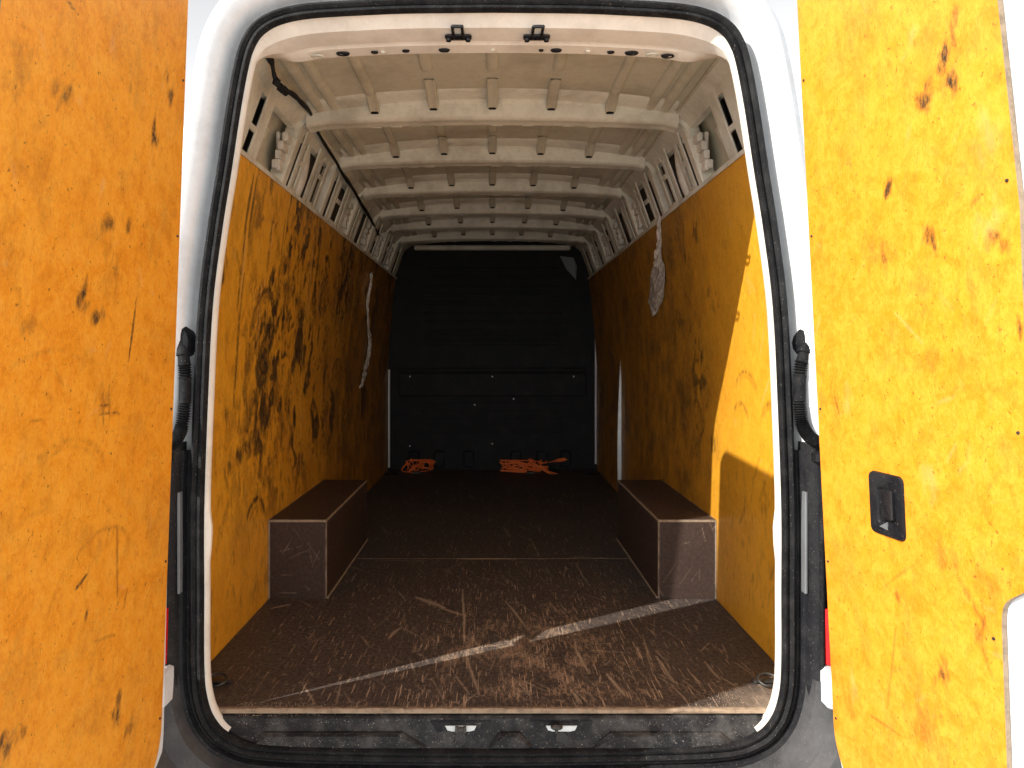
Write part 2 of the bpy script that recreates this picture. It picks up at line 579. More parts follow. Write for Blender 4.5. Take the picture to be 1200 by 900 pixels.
for y in BOWS:
    bow(y)
# longitudinal beads pressed into the roof between the bows
def bead(x, y0, y1, w=.021, d=.012, round_end=True):
    mb = MB()
    loops = []
    ys = [y0, y0 + .01, y0 + .03] + list(np.linspace(y0 + .05, y1 - .05, 5)) + [y1 - .03, y1 - .012, y1]
    for i, y in enumerate(ys):
        f = 1.0
        if round_end:
            q = min(1, (y1 - y) / .035)
            f = math.sqrt(max(0, 1 - (1 - q) ** 2))
        ww = w * (.55 + .45 * f)
        base = roof_z(x)
        loops.append([(x + ww * c, y, roof_z(x + ww * c) - d * f * s - .001) for c, s in ((-1, 0), (-.85, .55), (-.5, .95), (0, 1.05), (.5, .95), (.85, .55), (1, 0))])
    mb.loft(loops, False)
    return mb.build('roof_bead', M['roof_cream'], roof, 50)
def tab(x, y0, y1, z0d=.004):
    """clip bridging the skin and the bow"""
    mb = MB()
    w = .019
    loops = []
    for t in np.linspace(0, 1, 6):
        y = y0 + (y1 - y0) * t
        z = roof_z(x) - .004 - .034 * t ** 1.3
        ee = .004
        loops.append([(x - w, y, z + .014), (x - w, y, z), (x - w + ee, y, z - ee), (x - .008, y, z - .001), (x + .008, y, z - .001), (x + w - ee, y, z - ee), (x + w, y, z), (x + w, y, z + .014)])
    mb.loft(loops, False, False)
    mb.loft([loops[0], loops[0]], False)
    o = mb.build('roof_clip', M['roof_cream'], roof, 40)
    q = MB(); q.box(x - w + .004, x + w - .004, y1 - .006, y1 + .004, roof_z(x) - .044, roof_z(x) - .024, .002)
    q.build('clip_shade_block', M['black_rubber'], roof)  # black block paints the shade at the clip end
starts = [.12] + [b + .06 for b in BOWS[:-1]]
for bi, (s, b) in enumerate(zip(starts, BOWS)):
    L = b - .055 - s
    for x in (-.225, 0.0, .225):
        bead(x, s, s + L * .60)
        tab(x, s + L * .70, b - .052)
    for x in (-.45, .45):
        bead(x, s, b - .16, .018, .012, False)
        tab(x, b - .16, b - .052)
    for x in (-.60, -.655, .60, .655):
        bead(x, s, b - .06, .020, .014, False)
    # the stepped land just in front of every bow
    mb = MB()
    loops = []
    for x in np.linspace(-.69, .69, 21):
        z = roof_z(x)
        loops.append([(x, b - .155, z + .002), (x, b - .145, z - .006), (x, b - .070, z - .010), (x, b - .04, z - .012)])
    mb.loft(loops, False)
    mb.build('roof_land', M['cream'], roof, 40)

# ------------------------------------------------------------------ sides above the lining
def wall_x(z):
    t = np.clip((np.asarray(z, float) - .75) / .87, 0, 1)
    return .885 - .070 * t ** 1.5
PLY_TOP = 1.625
def side_x(z):      # plane of the inner pressing above the lining
    return .838 - (z - 1.60) * .36
def bar(name, s, y0, y1, z0, z1, d=.030, x_in=0.0, mat='cream', parent=van, round_=.006):
    """upright pressing following the side, d deep towards the skin"""
    mb = MB()
    loops = []
    for z in np.linspace(z0, z1, 7):
        X = side_x(z) - x_in
        r = round_
        loops.append([(s * (X + d), y0, z), (s * (X + r), y0, z), (s * X, y0 + r, z), (s * X, y1 - r, z), (s * (X + r), y1, z), (s * (X + d), y1, z)])
    mb.loft(loops, True, True)
    return mb.build(name, M[mat], parent, 40)
def cross(s, y0, y1, z0, z1, parent, d=.022):
    mb = MB()
    loops = []
    for y in (y0, y1):
        a, b = side_x(z0) + .002, side_x(z1) + .002
        loops.append([(s * a, y, z0), (s * b, y, z1), (s * (b + d), y, z1), (s * (a + d), y, z0)])
    mb.loft(loops, True, True)
    mb.build('crossbar', M['cream'], parent)
def bracket(s, y):
    """stepped stiffener plate fixed to the rear flank of an upright"""
    mb = MB()
    z0 = 1.672
    yb = y - .030
    for i in range(4):
        a, b = z0 + i * .034, z0 + i * .034 + .0325
        w = .060 + (.008 if i in (1, 2) else 0)
        xo = side_x((a + b) / 2) + .006 - (.003 if i % 2 else 0)
        mb.box(min(s * xo, s * (xo + .022)), max(s * xo, s * (xo + .022)), yb - w, yb + .004, a, b, .0022)
    mb.box(min(s * (side_x(1.74) + .018), s * (side_x(1.74) + .032)), max(s * (side_x(1.74) + .018), s * (side_x(1.74) + .032)), yb - .05, yb, z0 - .006, z0 + .14, .002)
    return mb.build('stiffener_plate', M['bracket'], van)

for s in (-1, 1):
    # rear pillar with two slots
    p = bar('rear_pillar', s, .475, .550, 1.60, 1.86, .007, 0.0, 'cream', van, .002)
    bar('pillar_strip', s, .30, .415, 1.60, 1.86, .007, 0, 'cream', p, .002)
    for z0, z1 in ((1.60, 1.640), (1.712, 1.730), (1.832, 1.86)):
        cross(s, .410, .480, z0, z1, p, .006)
    mb = MB()  # added dark backing, paints the shade behind the pillar slots
    loops = [[(s * (side_x(z) + .048), .28, z), (s * (side_x(z) + .048), .548, z), (s * (side_x(z) + .006), .549, z)] for z in (1.60, 1.86)]
    mb.loft(loops, False)
    mb.build('pillar_shade_back', M['cavity_shade'], p)
    # uprights under the bows
    for bi, y in enumerate(BOWS):
        u = bar('upright', s, y - .028, y + .030, 1.60, 1.862, .060, .014)
        if bi in (0, 2, 3, 4, 5):
            bracket(s, y)
        # gusset between bow and upright
        mb = MB()
        loops = []
        for yy in (y - .035, y + .035):
            loops.append([(s * .69, yy, 1.866), (s * .715, yy, 1.862), (s * .742, yy, 1.838), (s * .752, yy, 1.80), (s * .765, yy, 1.80), (s * .765, yy, 1.875), (s * .69, yy, 1.880)])
        mb.loft(loops, True, True)
        mb.build('gusset', M['cream'], u, 30)
    # pressed inner plates, narrow slots between them open into the hollow side
    plates = [(.945, .985, .006), (1.040, 1.075, -.004), (1.175, 1.215, .006), (1.275, 1.305, -.006), (1.365, 1.405, .0),
              (1.590, 1.635, .006), (1.695, 1.725, -.006), (1.795, 1.840, .008), (1.915, 1.985, -.004),
              (2.215, 2.265, .004), (2.335, 2.375, -.006), (2.445, 2.495, .006), (2.845, 2.905, .0), (2.975, 3.015, .004), (3.365, 3.425, .0), (3.495, 3.545, .004), (3.88, 3.95, 0), (4.03, 4.2, .004)]
    for i, (ya, yb, xi) in enumerate(plates):
        u = bar('inner_plate', s, ya, yb, 1.60, 1.86, .007, xi, round_=.002)
        if i % 3 == 0:
            for z0, z1 in ((1.60, 1.655), (1.742 + .02 * (i % 2), 1.760 + .02 * (i % 2)), (1.835, 1.86)):
                nxt = plates[i + 1][0] if i + 1 < len(plates) else yb
                if nxt - yb < .1:
                    cross(s, yb - .004, nxt + .004, z0, z1, u, .006)
    # added dark sheet, puts shade into the hollow side
    mb = MB()
    loops = []
    for y in (.90, 4.22):
        loops.append([(s * (side_x(z) + .052), y, z) for z in (1.60, 1.70, 1.80, 1.87)])
    mb.loft(loops, False)
    mb.build('cavity_shade_sheet', M['cavity_shade'], van)
    # curved bright stiffener in the second bay
    mb = MB()
    pts = [(s * (side_x(z) + .045 - .022 * math.sin((z - 1.5) / .36 * math.pi)), 1.118, z) for z in np.linspace(1.58, 1.83, 12)]
    mb.tube(pts, [.022 + .008 * math.sin(i / 11 * math.pi) for i in range(12)], 10)
    mb.build('curved_stiffener', M['bracket'], van, 60)
    # pressed bead in the first bay's skin
    mb = MB()
    pts = [(s * (side_x(z) + .070), .66 + .07 * ((z - 1.55) / .3) ** 2, z) for z in np.linspace(1.58, 1.80, 12)]
    mb.tube(pts, .016, 10)
    mb.build('skin_bead', M['roof_cream'], van, 60)
    # cantrail: longitudinal member under the roof edge
    mb = MB()
    loops = []
    for y in (.13, 4.28):
        loops.append([(s * .700, y, 1.905), (s * .712, y, 1.888), (s * .722, y, 1.876), (s * .752, y, 1.852), (s * .760, y, 1.838), (s * .785, y, 1.838), (s * .785, y, 1.92)])
    mb.loft(loops, False)
    mb.build('cantrail', M['cream'], van, 30)
    mb = MB()
    for z in (0,):
        mb.tube([(s * .708, .15, 1.893), (s * .708, 4.25, 1.893)], .006, 6)
    mb.build('cantrail_seam', M['roof_cream'], van, 60)
    # trim along the top edge of the lining
    mb = MB()
    a = float(wall_x(PLY_TOP))
    loops = []
    for y in (.11, 4.22):
        q = [(a - .006, PLY_TOP - .012), (a - .006, PLY_TOP + .004), (a - .003, PLY_TOP + .007), (a + .055, PLY_TOP + .010), (a + .055, PLY_TOP + .002), (a - .002, PLY_TOP - .002), (a - .002, PLY_TOP - .012)]
        loops.append([(s * x, y, z) for x, z in q])
    mb.loft(loops, True, True)
    mb.build('lining_trim', M['cream'], van)

# black wire along the left cantrail
wp = [(309, 62, 2.26), (318, 72, 2.30), (322, 90, 2.33), (329, 104, 2.38), (341, 109, 2.48), (352, 119, 2.62), (364, 133, 2.80), (369, 148, 2.92), (380, 168, 3.1), (394, 190, 3.34),
      (401, 203, 3.5), (414, 222, 3.85), (424, 240, 4.15), (434, 256, 4.5), (444, 276, 5.0)]
pts = smooth_path([px(a, b, c) for a, b, c in wp], 6)
mb = MB(); mb.tube(pts, [.0065 + .0035 * max(0, vnoise(i * .35, 3.0, 5) - .35) * 2 for i in range(len(pts))], 7)
mb.build('wire', M['black_plastic'], van, 60)
mb = MB()
for q in ((324, 96, 2.34), (329, 103, 2.38), (333, 106, 2.42)):
    p = px(*q); mb.tube([(p[0], p[1] - .012, p[2] + .01), p, (p[0] + .004, p[1] + .012, p[2] - .012)], [.006, .015, .006], 8)
mb.build('wire_connector', M['black_plastic'], van, 60)

# ------------------------------------------------------------------ sheets with wear
def grid_sheet(name, PT, US, VS, mat, parent, wear_fn, nrm, thick, seed, rim_mat=None):
    """dense sheet; PT(U,V)->points; nrm = outward normal; rim closes the edge"""
    U, Vv = np.meshgrid(US, VS)
    P = PT(U, Vv)
    nu, nv = len(US), len(VS)
    idx = np.arange(nu * nv).reshape(nv, nu)
    Q = np.stack([idx[:-1, :-1], idx[:-1, 1:], idx[1:, 1:], idx[1:, :-1]], -1).reshape(-1, 4)
    w = Wear(P[2].ravel(), P[3].ravel(), seed)
    wear_fn(w)
    pts = np.stack([P[0][..., 0].ravel(), P[0][..., 1].ravel(), P[0][..., 2].ravel()], 1)
    # orientation
    a, b, c = pts[Q[0][0]], pts[Q[0][1]], pts[Q[0][3]]
    if np.dot(np.cross(b - a, c - a), nrm) < 0:
        Q = Q[:, ::-1]
    # rim (own vertices)
    bd = np.concatenate([idx[0, :], idx[1:, -1], idx[-1, -2::-1], idx[-2:0:-1, 0]])
    n0 = len(pts)
    top = pts[bd]
    bot = top - np.array(nrm) * thick
    nb = len(bd)
    V = np.concatenate([pts, top, bot])
    i = np.arange(nb); j = (i + 1) % nb
    RQ = np.stack([n0 + i, n0 + j, n0 + nb + j, n0 + nb + i], 1)
    o = obj(name, V, np.concatenate([Q, RQ]), mat, parent, False,
            {'dark': np.concatenate([w.dark, np.zeros(2 * nb)]), 'light': np.concatenate([w.light, np.zeros(2 * nb)])})
    if rim_mat:
        o.data.materials.append(rim_mat)
        mi = np.zeros(len(Q) + nb, dtype=np.int32); mi[len(Q):] = 1
        o.data.polygons.foreach_set('material_index', mi)
    sm = np.ones(len(Q) + nb, dtype=bool); sm[len(Q):] = False
    o.data.polygons.foreach_set('use_smooth', sm)
    return o

# --- side linings -------------------------------------------------------
def wall_uv(x, y, s):
    """photo pixel -> (depth y, height z) on the side lining"""
    z = 1.0
    for _ in range(8):
        X = float(wall_x(z)) * s
        Y = X * F / (x - VPX)
        z = CAM[2] + (VPY - y) / F * Y
    return Y - 2.0, z

def wall_sheet(name, s, y0, y1, dy, z0, z1, seed, wear):
    US = np.linspace(y0, y1, max(2, int((y1 - y0) / dy)))
    VS = np.linspace(z0, z1, int((z1 - z0) / .0065))
    def PT(U, Vv):
        X = s * wall_x(Vv)
        return np.stack([X, U, Vv], -1), None, U, Vv
    return grid_sheet(name, PT, US, VS, M['ply_wall'], van, wear, (-s, 0, 0), .009, seed, None)

def wear_shade_left(w):
    rnd = random.Random(11)
    # blotchy dirt, then painted shade that grows towards the depth of the bay
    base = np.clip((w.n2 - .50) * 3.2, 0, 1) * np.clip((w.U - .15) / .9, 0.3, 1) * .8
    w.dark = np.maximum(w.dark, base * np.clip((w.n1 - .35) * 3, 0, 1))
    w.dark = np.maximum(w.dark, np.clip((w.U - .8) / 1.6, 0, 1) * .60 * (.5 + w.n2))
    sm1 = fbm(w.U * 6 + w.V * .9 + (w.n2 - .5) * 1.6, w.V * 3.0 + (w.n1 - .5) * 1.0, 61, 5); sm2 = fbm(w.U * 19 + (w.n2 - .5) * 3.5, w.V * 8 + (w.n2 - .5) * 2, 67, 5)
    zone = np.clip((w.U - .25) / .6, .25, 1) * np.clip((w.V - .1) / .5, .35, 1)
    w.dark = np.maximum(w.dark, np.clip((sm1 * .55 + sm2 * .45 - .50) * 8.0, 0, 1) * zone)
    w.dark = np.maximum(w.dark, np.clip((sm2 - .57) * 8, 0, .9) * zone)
    for x, y, a, b, an, st in ((262, 318, .02, .05, 0, .9), (318, 214, .03, .03, 0, .7), (345, 283, .03, .035, .3, .95), (334, 310, .05, .035, 0, .95), (337, 340, .05, .05, 0, .8), (352, 375, .03, .10, -.9, .9),
                               (351, 393, .04, .03, 0, 1), (335, 370, .04, .05, .4, .8), (322, 422, .07, .03, .3, .95), (353, 432, .05, .03, .3, 1), (375, 360, .05, .06, 0, .95), (382, 430, .10, .10, 0, .8), (395, 460, .10, .12, 0, .75),
                               (325, 455, .05, .12, 0, .7), (330, 500, .06, .10, 0, .75), (335, 350, .02, .03, 0, .7), (290, 520, .06, .03, .5, .95), (280, 535, .05, .03, .4, .9), (265, 485, .02, .05, .2, .7), (285, 460, .015, .06, .3, .8),
                               (300, 462, .02, .03, 0, .7), (268, 550, .04, .02, .4, .85), (310, 505, .05, .04, .6, .8), (322, 545, .04, .05, 0, .6), (278, 620, .05, .04, 0, .45), (298, 690, .05, .03, .5, .5), (265, 395, .025, .05, 0, .4),
                               (405, 500, .08, .12, 0, .7), (420, 400, .10, .25, 0, .6), (435, 470, .15, .3, 0, .5), (410, 350, .06, .15, 0, .6), (360, 250, .10, .10, 0, .6), (375, 275, .1, .12, 0, .6)):
        u, v = wall_uv(x, y, -1)
        w.blob(u, v, a * 1.35, b * 1.25, an, st, rough=1.8)
    for k in range(230):
        u = rnd.uniform(.15, 3.6) ** 1.0; v = rnd.uniform(.35, 1.5)
        L = rnd.uniform(.015, .07)
        w.blob(u, v, rnd.uniform(.006, .022), L, rnd.uniform(-.7, .7), rnd.uniform(.25, .75), rough=1.6)
    for k in range(34):          # vertical gouges hanging from the top edge
        u = rnd.uniform(.5, 3.2); v = rnd.uniform(1.15, 1.6); L = rnd.uniform(.15, .5)
        w.line(u, v, u + rnd.uniform(-.02, .02), v - L, rnd.uniform(.005, .012), rnd.uniform(.5, .95), broken=.35)
        if k % 3 == 0:
            w.line(u + .012, v, u + .014, v - L * .8, .004, .7, True)
    for a, b, c, d in ((297, 205, 286, 275), (301, 208, 291, 278)):
        w.line(*wall_uv(a, b, -1), *wall_uv(c, d, -1), .010, .85)
    for cx, cy, r in ((372, 470, .17), (310, 380, .10), (395, 470, .19), (350, 450, .12), (300, 640, .14), (425, 480, .22)):
        u, v = wall_uv(cx, cy, -1)
        w.arc(u, v, r, r * 1.25, .1, 3.0, .012, .85)
        w.arc(u + .01, v, r * .86, r * 1.05, .3, 2.7, .008, .6)
    for k in range(60):
        u = rnd.uniform(.15, 2.6); v = rnd.uniform(.05, 1.5); a = rnd.uniform(.6, 2.4); L = rnd.uniform(.03, .12)
        w.line(u, v, u + math.cos(a) * L, v + math.sin(a) * L, .004, rnd.uniform(.3, .7), True, broken=.4)
    for k in range(120):
        u = rnd.uniform(.1, 1.2); v = rnd.uniform(.02, .7); a = rnd.uniform(.8, 2.2); L = rnd.uniform(.03, .10)
        w.line(u, v, u + math.cos(a) * L, v + math.sin(a) * L, rnd.uniform(.004, .010), rnd.uniform(.25, .6), broken=.4)

def wear_shade_right(w):
    rnd = random.Random(5)
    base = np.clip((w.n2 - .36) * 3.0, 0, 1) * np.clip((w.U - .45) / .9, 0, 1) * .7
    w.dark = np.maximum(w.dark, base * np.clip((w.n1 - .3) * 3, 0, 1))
    w.dark = np.maximum(w.dark, np.clip((w.U - .40) / .9, 0, 1) * .55 * (.5 + w.n2))  # shade of the deeper bay painted on as a brown film
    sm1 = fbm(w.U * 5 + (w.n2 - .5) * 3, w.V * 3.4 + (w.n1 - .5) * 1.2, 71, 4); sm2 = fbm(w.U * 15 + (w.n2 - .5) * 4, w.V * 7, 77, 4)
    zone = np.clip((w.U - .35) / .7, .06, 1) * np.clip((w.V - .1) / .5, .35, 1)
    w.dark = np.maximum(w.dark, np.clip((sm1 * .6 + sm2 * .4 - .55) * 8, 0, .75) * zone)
    for x, y, a, b, an, st in ((815, 270, .04, .04, 0, .8), (822, 415, .05, .06, 0, .9), (830, 345, .08, .02, 0, .6), (803, 300, .03, .04, 0, .8), (770, 420, .05, .16, 0, .7), (735, 300, .12, .08, 0, .6), (790, 255, .1, .06, 0, .5),
                               (785, 455, .06, .05, 0, .7), (850, 285, .05, .03, .4, .4)):
        u, v = wall_uv(x, y, 1)
        w.blob(u, v, a * 1.35, b * 1.25, an, st, rough=1.8)
    for k in range(150):
        u = rnd.uniform(.3, 3.6); v = rnd.uniform(.3, 1.55); L = rnd.uniform(.015, .08)
        k2 = .35 if u < .9 else 1
        w.blob(u, v, rnd.uniform(.006, .03), L, rnd.uniform(-.8, .8), rnd.uniform(.2, .7) * k2, rough=1.6)
    for cx, cy, r in ((780, 470, .18), (875, 475, .12), (868, 500, .085), (905, 510, .10), (830, 460, .10)):
        u, v = wall_uv(cx, cy, 1)
        w.arc(u, v, r, r, .0, 3.0, .010, .55)
        w.arc(u, v, r * .88, r * .86, .4, 2.8, .006, .4)
    w.line(*wall_uv(793, 262, 1), *wall_uv(796, 288, 1), .006, .8, True)
    w.line(*wall_uv(783, 330, 1), *wall_uv(787, 368, 1), .006, .9, True)
    for k in range(60):
        u = rnd.uniform(.15, 2.6); v = rnd.uniform(.05, 1.5); a = rnd.uniform(.6, 2.4); L = rnd.uniform(.03, .14)
        w.line(u, v, u + math.cos(a) * L, v + math.sin(a) * L, .004, rnd.uniform(.3, .6), True, broken=.4)
    for k in range(120):
        u = rnd.uniform(.1, 1.0); v = rnd.uniform(.0, .6); a = rnd.uniform(.8, 2.2); L = rnd.uniform(.03, .10)
        w.line(u, v, u + math.cos(a) * L, v + math.sin(a) * L, rnd.uniform(.004, .010), rnd.uniform(.2, .55), broken=.4)

wall_sheet('plywood_lining', -1, .085, 1.385, .008, 0.0, PLY_TOP, 3, wear_shade_left)
wall_sheet('plywood_lining', -1, 1.389, 4.20, .013, 0.0, PLY_TOP, 3, wear_shade_left)
wall_sheet('plywood_lining', 1, .085, 2.93, .009, 0.0, PLY_TOP, 8, wear_shade_right)
wall_sheet('plywood_lining', 1, 2.934, 4.20, .014, 0.0, PLY_TOP, 8, wear_shade_right)

# pale gap at the sliding door: a painted pillar flange that shows where the lining is bent away
mb = MB()
loops = []
for t in np.linspace(0, 1, 13):
    z = .05 + t * .92
    w = .024 * math.sin(math.pi * min(1, (1 - t) * .62 + .02)) ** .8
    loops.append([(.883 - w, 3.035, z), (.884, 3.030, z), (.884, 3.045, z), (.883 - w, 3.050, z)])
mb.loft(loops, True, True)
mb.build('door_pillar_flange', M['steel'], van)
# bright seams beside the bulkhead
for s, z0, z1 in ((-1, .02, .85), (1, .05, 1.1)):
    mb = MB(); mb.box(min(s * .868, s * .882), max(s * .868, s * .882), 4.205, 4.235, z0, z1, .002)
    mb.build('seam_strip', M['white'], van)

# --- load floor ---------------------------------------------------------
def wear_floor(w):
    rnd = random.Random(3)
    cx = np.exp(-((w.U - .12) / .50) ** 2) * np.exp(-((w.V - .35) / .62) ** 2)
    w.light = np.clip(cx * .80 * (.25 + w.n2 * 1.2) + .20 * w.n2, 0, 1)
    w.light *= np.clip((.83 - np.abs(w.U)) / .15, .1, 1)
    def fl(x, y):
        Y = F * CAM[2] / (y - VPY)
        return (x - VPX) / F * Y, Y - 2
    for a, b, c, d, wd, st in ((542, 690, 545, 752, .0035, .9), (545, 765, 562, 815, .004, .7), (487, 700, 520, 712, .012, .7), (515, 712, 545, 722, .008, .6), (455, 748, 470, 735, .006, .7), (470, 735, 490, 745, .003, .5),
                              (535, 655, 605, 655, .006, .9), (440, 657, 500, 657, .003, .6), (668, 653, 715, 654, .004, .6), (592, 704, 616, 735, .004, .7), (672, 755, 690, 790, .004, .8), (710, 790, 732, 815, .005, .8), (674, 660, 690, 686, .003, .5),
                              (590, 617, 598, 630, .006, .5), (770, 770, 790, 800, .005, .6), (825, 775, 845, 797, .003, .7), (620, 630, 634, 656, .003, .6), (752, 745, 765, 785, .003, .5), (690, 762, 740, 765, .003, .5), (480, 700, 430, 745, .002, .3), (318, 713, 340, 708, .006, .8),
                              (535, 830, 560, 812, .003, .6)):
        w.line(*fl(a, b), *fl(c, d), wd, st * .85)
    for k in range(230):
        v = .02 + 1.6 * rnd.random() ** 1.5
        u = rnd.gauss(.12, .38)
        if abs(u) > .82: continue
        a = rnd.choice((rnd.gauss(1.9, .35), rnd.gauss(1.9, .35), rnd.uniform(0, 3.14))); L = rnd.uniform(.02, .15)
        w.line(u, v, u + math.cos(a) * L, v + math.sin(a) * L, rnd.uniform(.0014, .0024), rnd.uniform(.3, .8) * (1 - min(.6, v * .3)), broken=.35)
    for k in range(40):
        v = rnd.uniform(1.0, 3.6); u = rnd.uniform(-.6, .6); a = rnd.gauss(1.8, .4); L = rnd.uniform(.05, .3)
        w.line(u, v, u + math.cos(a) * L, v + math.sin(a) * L, .003, rnd.uniform(.2, .5), broken=.35)
    for k in range(240):
        v = .02 + 1.2 * rnd.random() ** 1.3; u = rnd.uniform(-.8, .75)
        r = rnd.uniform(.0025, .006)
        w.blob(u, v, r, r, 0, rnd.uniform(.4, .9), rough=.3)
    # dusty edge at the sill
    w.dark = np.maximum(w.dark, np.clip(1 - (w.V - .002) / (.012 + .03 * np.clip(w.n2 - .5, 0, 1)), 0, 1) * .55 * w.n1 * 1.4)
    e = np.clip((w.U - .62) / .2, 0, 1) * np.clip(1 - w.V / .16, 0, 1)
    w.dark = np.maximum(w.dark, np.clip(e * 1.2 * (w.n1 + .25), 0, .75))

def floor_sheet(y0, y1, dx, dy, seed):
    US = np.linspace(-.8835, .8835, int(1.767 / dx)); VS = np.linspace(y0, y1, int((y1 - y0) / dy))
    def PT(U, Vv):
        # rounded rear corners follow the sill
        return np.stack([U, Vv, np.zeros_like(U)], -1), None, U, Vv
    return grid_sheet('floor_panel', PT, US, VS, M['floor'], van, wear_floor, (0, 0, 1), .015, seed, M['tan_edge'])
floor_sheet(0.0, 1.478, .0032, .0046, 21)
floor_sheet(1.482, 4.22, .008, .012, 22)
# subfloor below the panels
mb = MB(); mb.box(-.90, .90, .02, 4.36, -.10, -.016); mb.build('subfloor', M['bulkhead'], van)
# dusty raw edge trim in front of the floor
mb = MB()
loops = []
for i, x in enumerate(np.linspace(-.765, .765, 140)):
    j = .006 * (vnoise(x * 60, 1.0, 4) * .6 + vnoise(x * 14, 2.0, 5) * .6 - .6)
    loops.append([(x, .001, .0015), (x, -.008, .0015 + j), (x, -.011 - j, -.003), (x, -.010, -.009)])
mb.loft(loops, False)
mb.build('floor_edge', M['tan_edge'], van)

# --- wheel arch boxes ------------------------------------------------
def arch_box(s):
    y0, y1, xi, xo, h, t = .90, 1.84, .656, .884, .312, .012
    def wear_box(w):
        rnd = random.Random(31 + s)
        w.light = np.clip((.05 + .40 * w.n2) * (.8 if s > 0 else .0), 0, 1)
        for k in range(14):
            u = rnd.uniform(w.U.min(), w.U.max()); v = rnd.uniform(w.V.min(), w.V.max()); a = rnd.uniform(0, 3.14); L = rnd.uniform(.02, .10)
            w.line(u, v, u + math.cos(a) * L, v + math.sin(a) * L, 
                   .0014, rnd.uniform(.1, .4), broken=.4)
        for ed in (w.U.min(), w.U.max()):
            w.dark = np.maximum(w.dark, np.clip(1 - np.abs(w.U - ed) / .006, 0, 1) * .75 * np.clip((w.n1 - .25) * 3, .25, 1))
        w.dark = np.maximum(w.dark, np.clip(1 - np.abs(w.V - w.V.max()) / .006, 0, 1) * .75 * np.clip((w.n1 - .25) * 3, .25, 1))
    root = None
    # end (faces the doors)
    def PT(U, V): return np.stack([s * U, np.full_like(U, y0), V], -1), None, U, V
    root = grid_sheet('wheel_arch_box', PT, np.linspace(xi, xo, 60), np.linspace(.001, h, 80), M['box'], van, wear_box, (0, -1, 0), t, 41 + s, M['tan_edge'])
    def PT(U, V): return np.stack([s * np.full_like(U, xi), V, U], -1), None, V, U
    side = grid_sheet('box_side', lambda U, V: (np.stack([np.full_like(U, s * (xi + .001)), U, V], -1), None, U, V), np.linspace(y0 + .001, y1, 150), np.linspace(.001, h - .001, 60), M['box'], root, wear_box, (-s, 0, 0), t, 43 + s, M['tan_edge'])
    lid = grid_sheet('box_lid', lambda U, V: (np.stack([s * U, V, np.full_like(U, h + .002)], -1), None, U, V), np.linspace(xi, xo, 50), np.linspace(y0 - .001, y1, 150), M['box'], root, wear_box, (0, 0, 1), t * .8, 47 + s, M['tan_edge'])
    mb = MB(); mb.box(min(s * xi, s * xo), max(s * xi, s * xo), y1 - t, y1, .001, h - .01); mb.build('box_end', M['box'], root)
    # batten at the foot and beside the lining
    b = MB(); b.box(min(s * (xi - .008), s * xi), max(s * (xi - .008), s * xi), y0 + .002, y1, .001, .008, .002); b.build('foot_bead', M['tan_edge'], root)
    b = MB(); b.box(min(s * (xo - .004), s * (xo + .000)), max(s * (xo - .006), s * (xo + .0)), y0 - .010, y0 - .002, .002, h, .001); b.build('edge_batten', M['tan_edge'], root)
arch_box(-1); arch_box(1)

# tie-down rings in the rear floor corners
for s in (-1, 1):
    mb = MB()
    c = (s * .80, .13, .012)
    mb.tube([(c[0] + .028 * math.cos(a), c[1] + .02 * math.sin(a), c[2] + .008 + .01 * math.sin(a)) for a in np.linspace(0, 2 * math.pi, 17)], .004, 6, False)
    o = mb.build('lashing_ring', M['dark_steel'], van, 60)
    p = MB(); p.box(c[0] - .035, c[0] + .035, c[1] + .012, c[1] + .04, .002, .010, .003); p.build('ring_plate', M['dark_steel'], o)

# ------------------------------------------------------------------ bulkhead
YB = 4.25
mb = MB()
bk = [p for p in np.stack([OUT[:, 0], OUT[:, 1]], 1) + NRM * (FULL - .004)[:, None]]
mb.add([(x, YB, z) for x, z in bk], [tuple(range(NP))])
bulk = mb.build('bulkhead', M['bulkhead'], van)
mb = MB()
for z in (.30, .36, .42, .48, .56):
    mb = MB(); mb.box(-.62, .62, YB - .008, YB, z, z + .022, .004); mb.build('bulkhead_rib', M['bulkhead'], bulk)
for z in (1.06, 1.11, 1.16, 1.24, 1.32, 1.40, 1.47, 1.54, 1.62, 1.69):
    w = .60 - .10 * abs(z - 1.35)
    mb = MB(); mb.box(-w, w, YB - .014, YB, z, z + .028, .006); mb.build('bulkhead_rib', M['bulkhead'], bulk)
mb = MB(); mb.box(-.80, .80, YB - .050, YB, .83, .865, .008); mb.build('bulkhead_ledge', M['bulkhead'], bulk)
mb = MB(); mb.box(-.80, .80, YB - .018, YB, .62, .82, .008); mb.build('bulkhead_panel', M['bulkhead'], bulk)
for x in (-.66, -.45, -.20, .20, .42, .62):
    mb = MB(); mb.box(x - .045, x + .045, YB - .03, YB, .02, .16, .01); mb.build('bulkhead_foot', M['black_plastic'], bulk)
for x, z in ((-.70, .79), (.0, .79), (.69, .79), (-.70, .20), (.0, .22), (-.15, .55), (.18, .60)):
    mb = MB(); mb.tube([(x, YB - .018, z), (x, YB - .026, z)], .006, 8); mb.build('screw', M['steel'], bulk)
# bright edge strip over the bulkhead
mb = MB(); mb.box(-.66, .66, YB - .06, YB - .005, 1.86, 1.90, .008); mb.build('bulkhead_header', M['cream'], van)

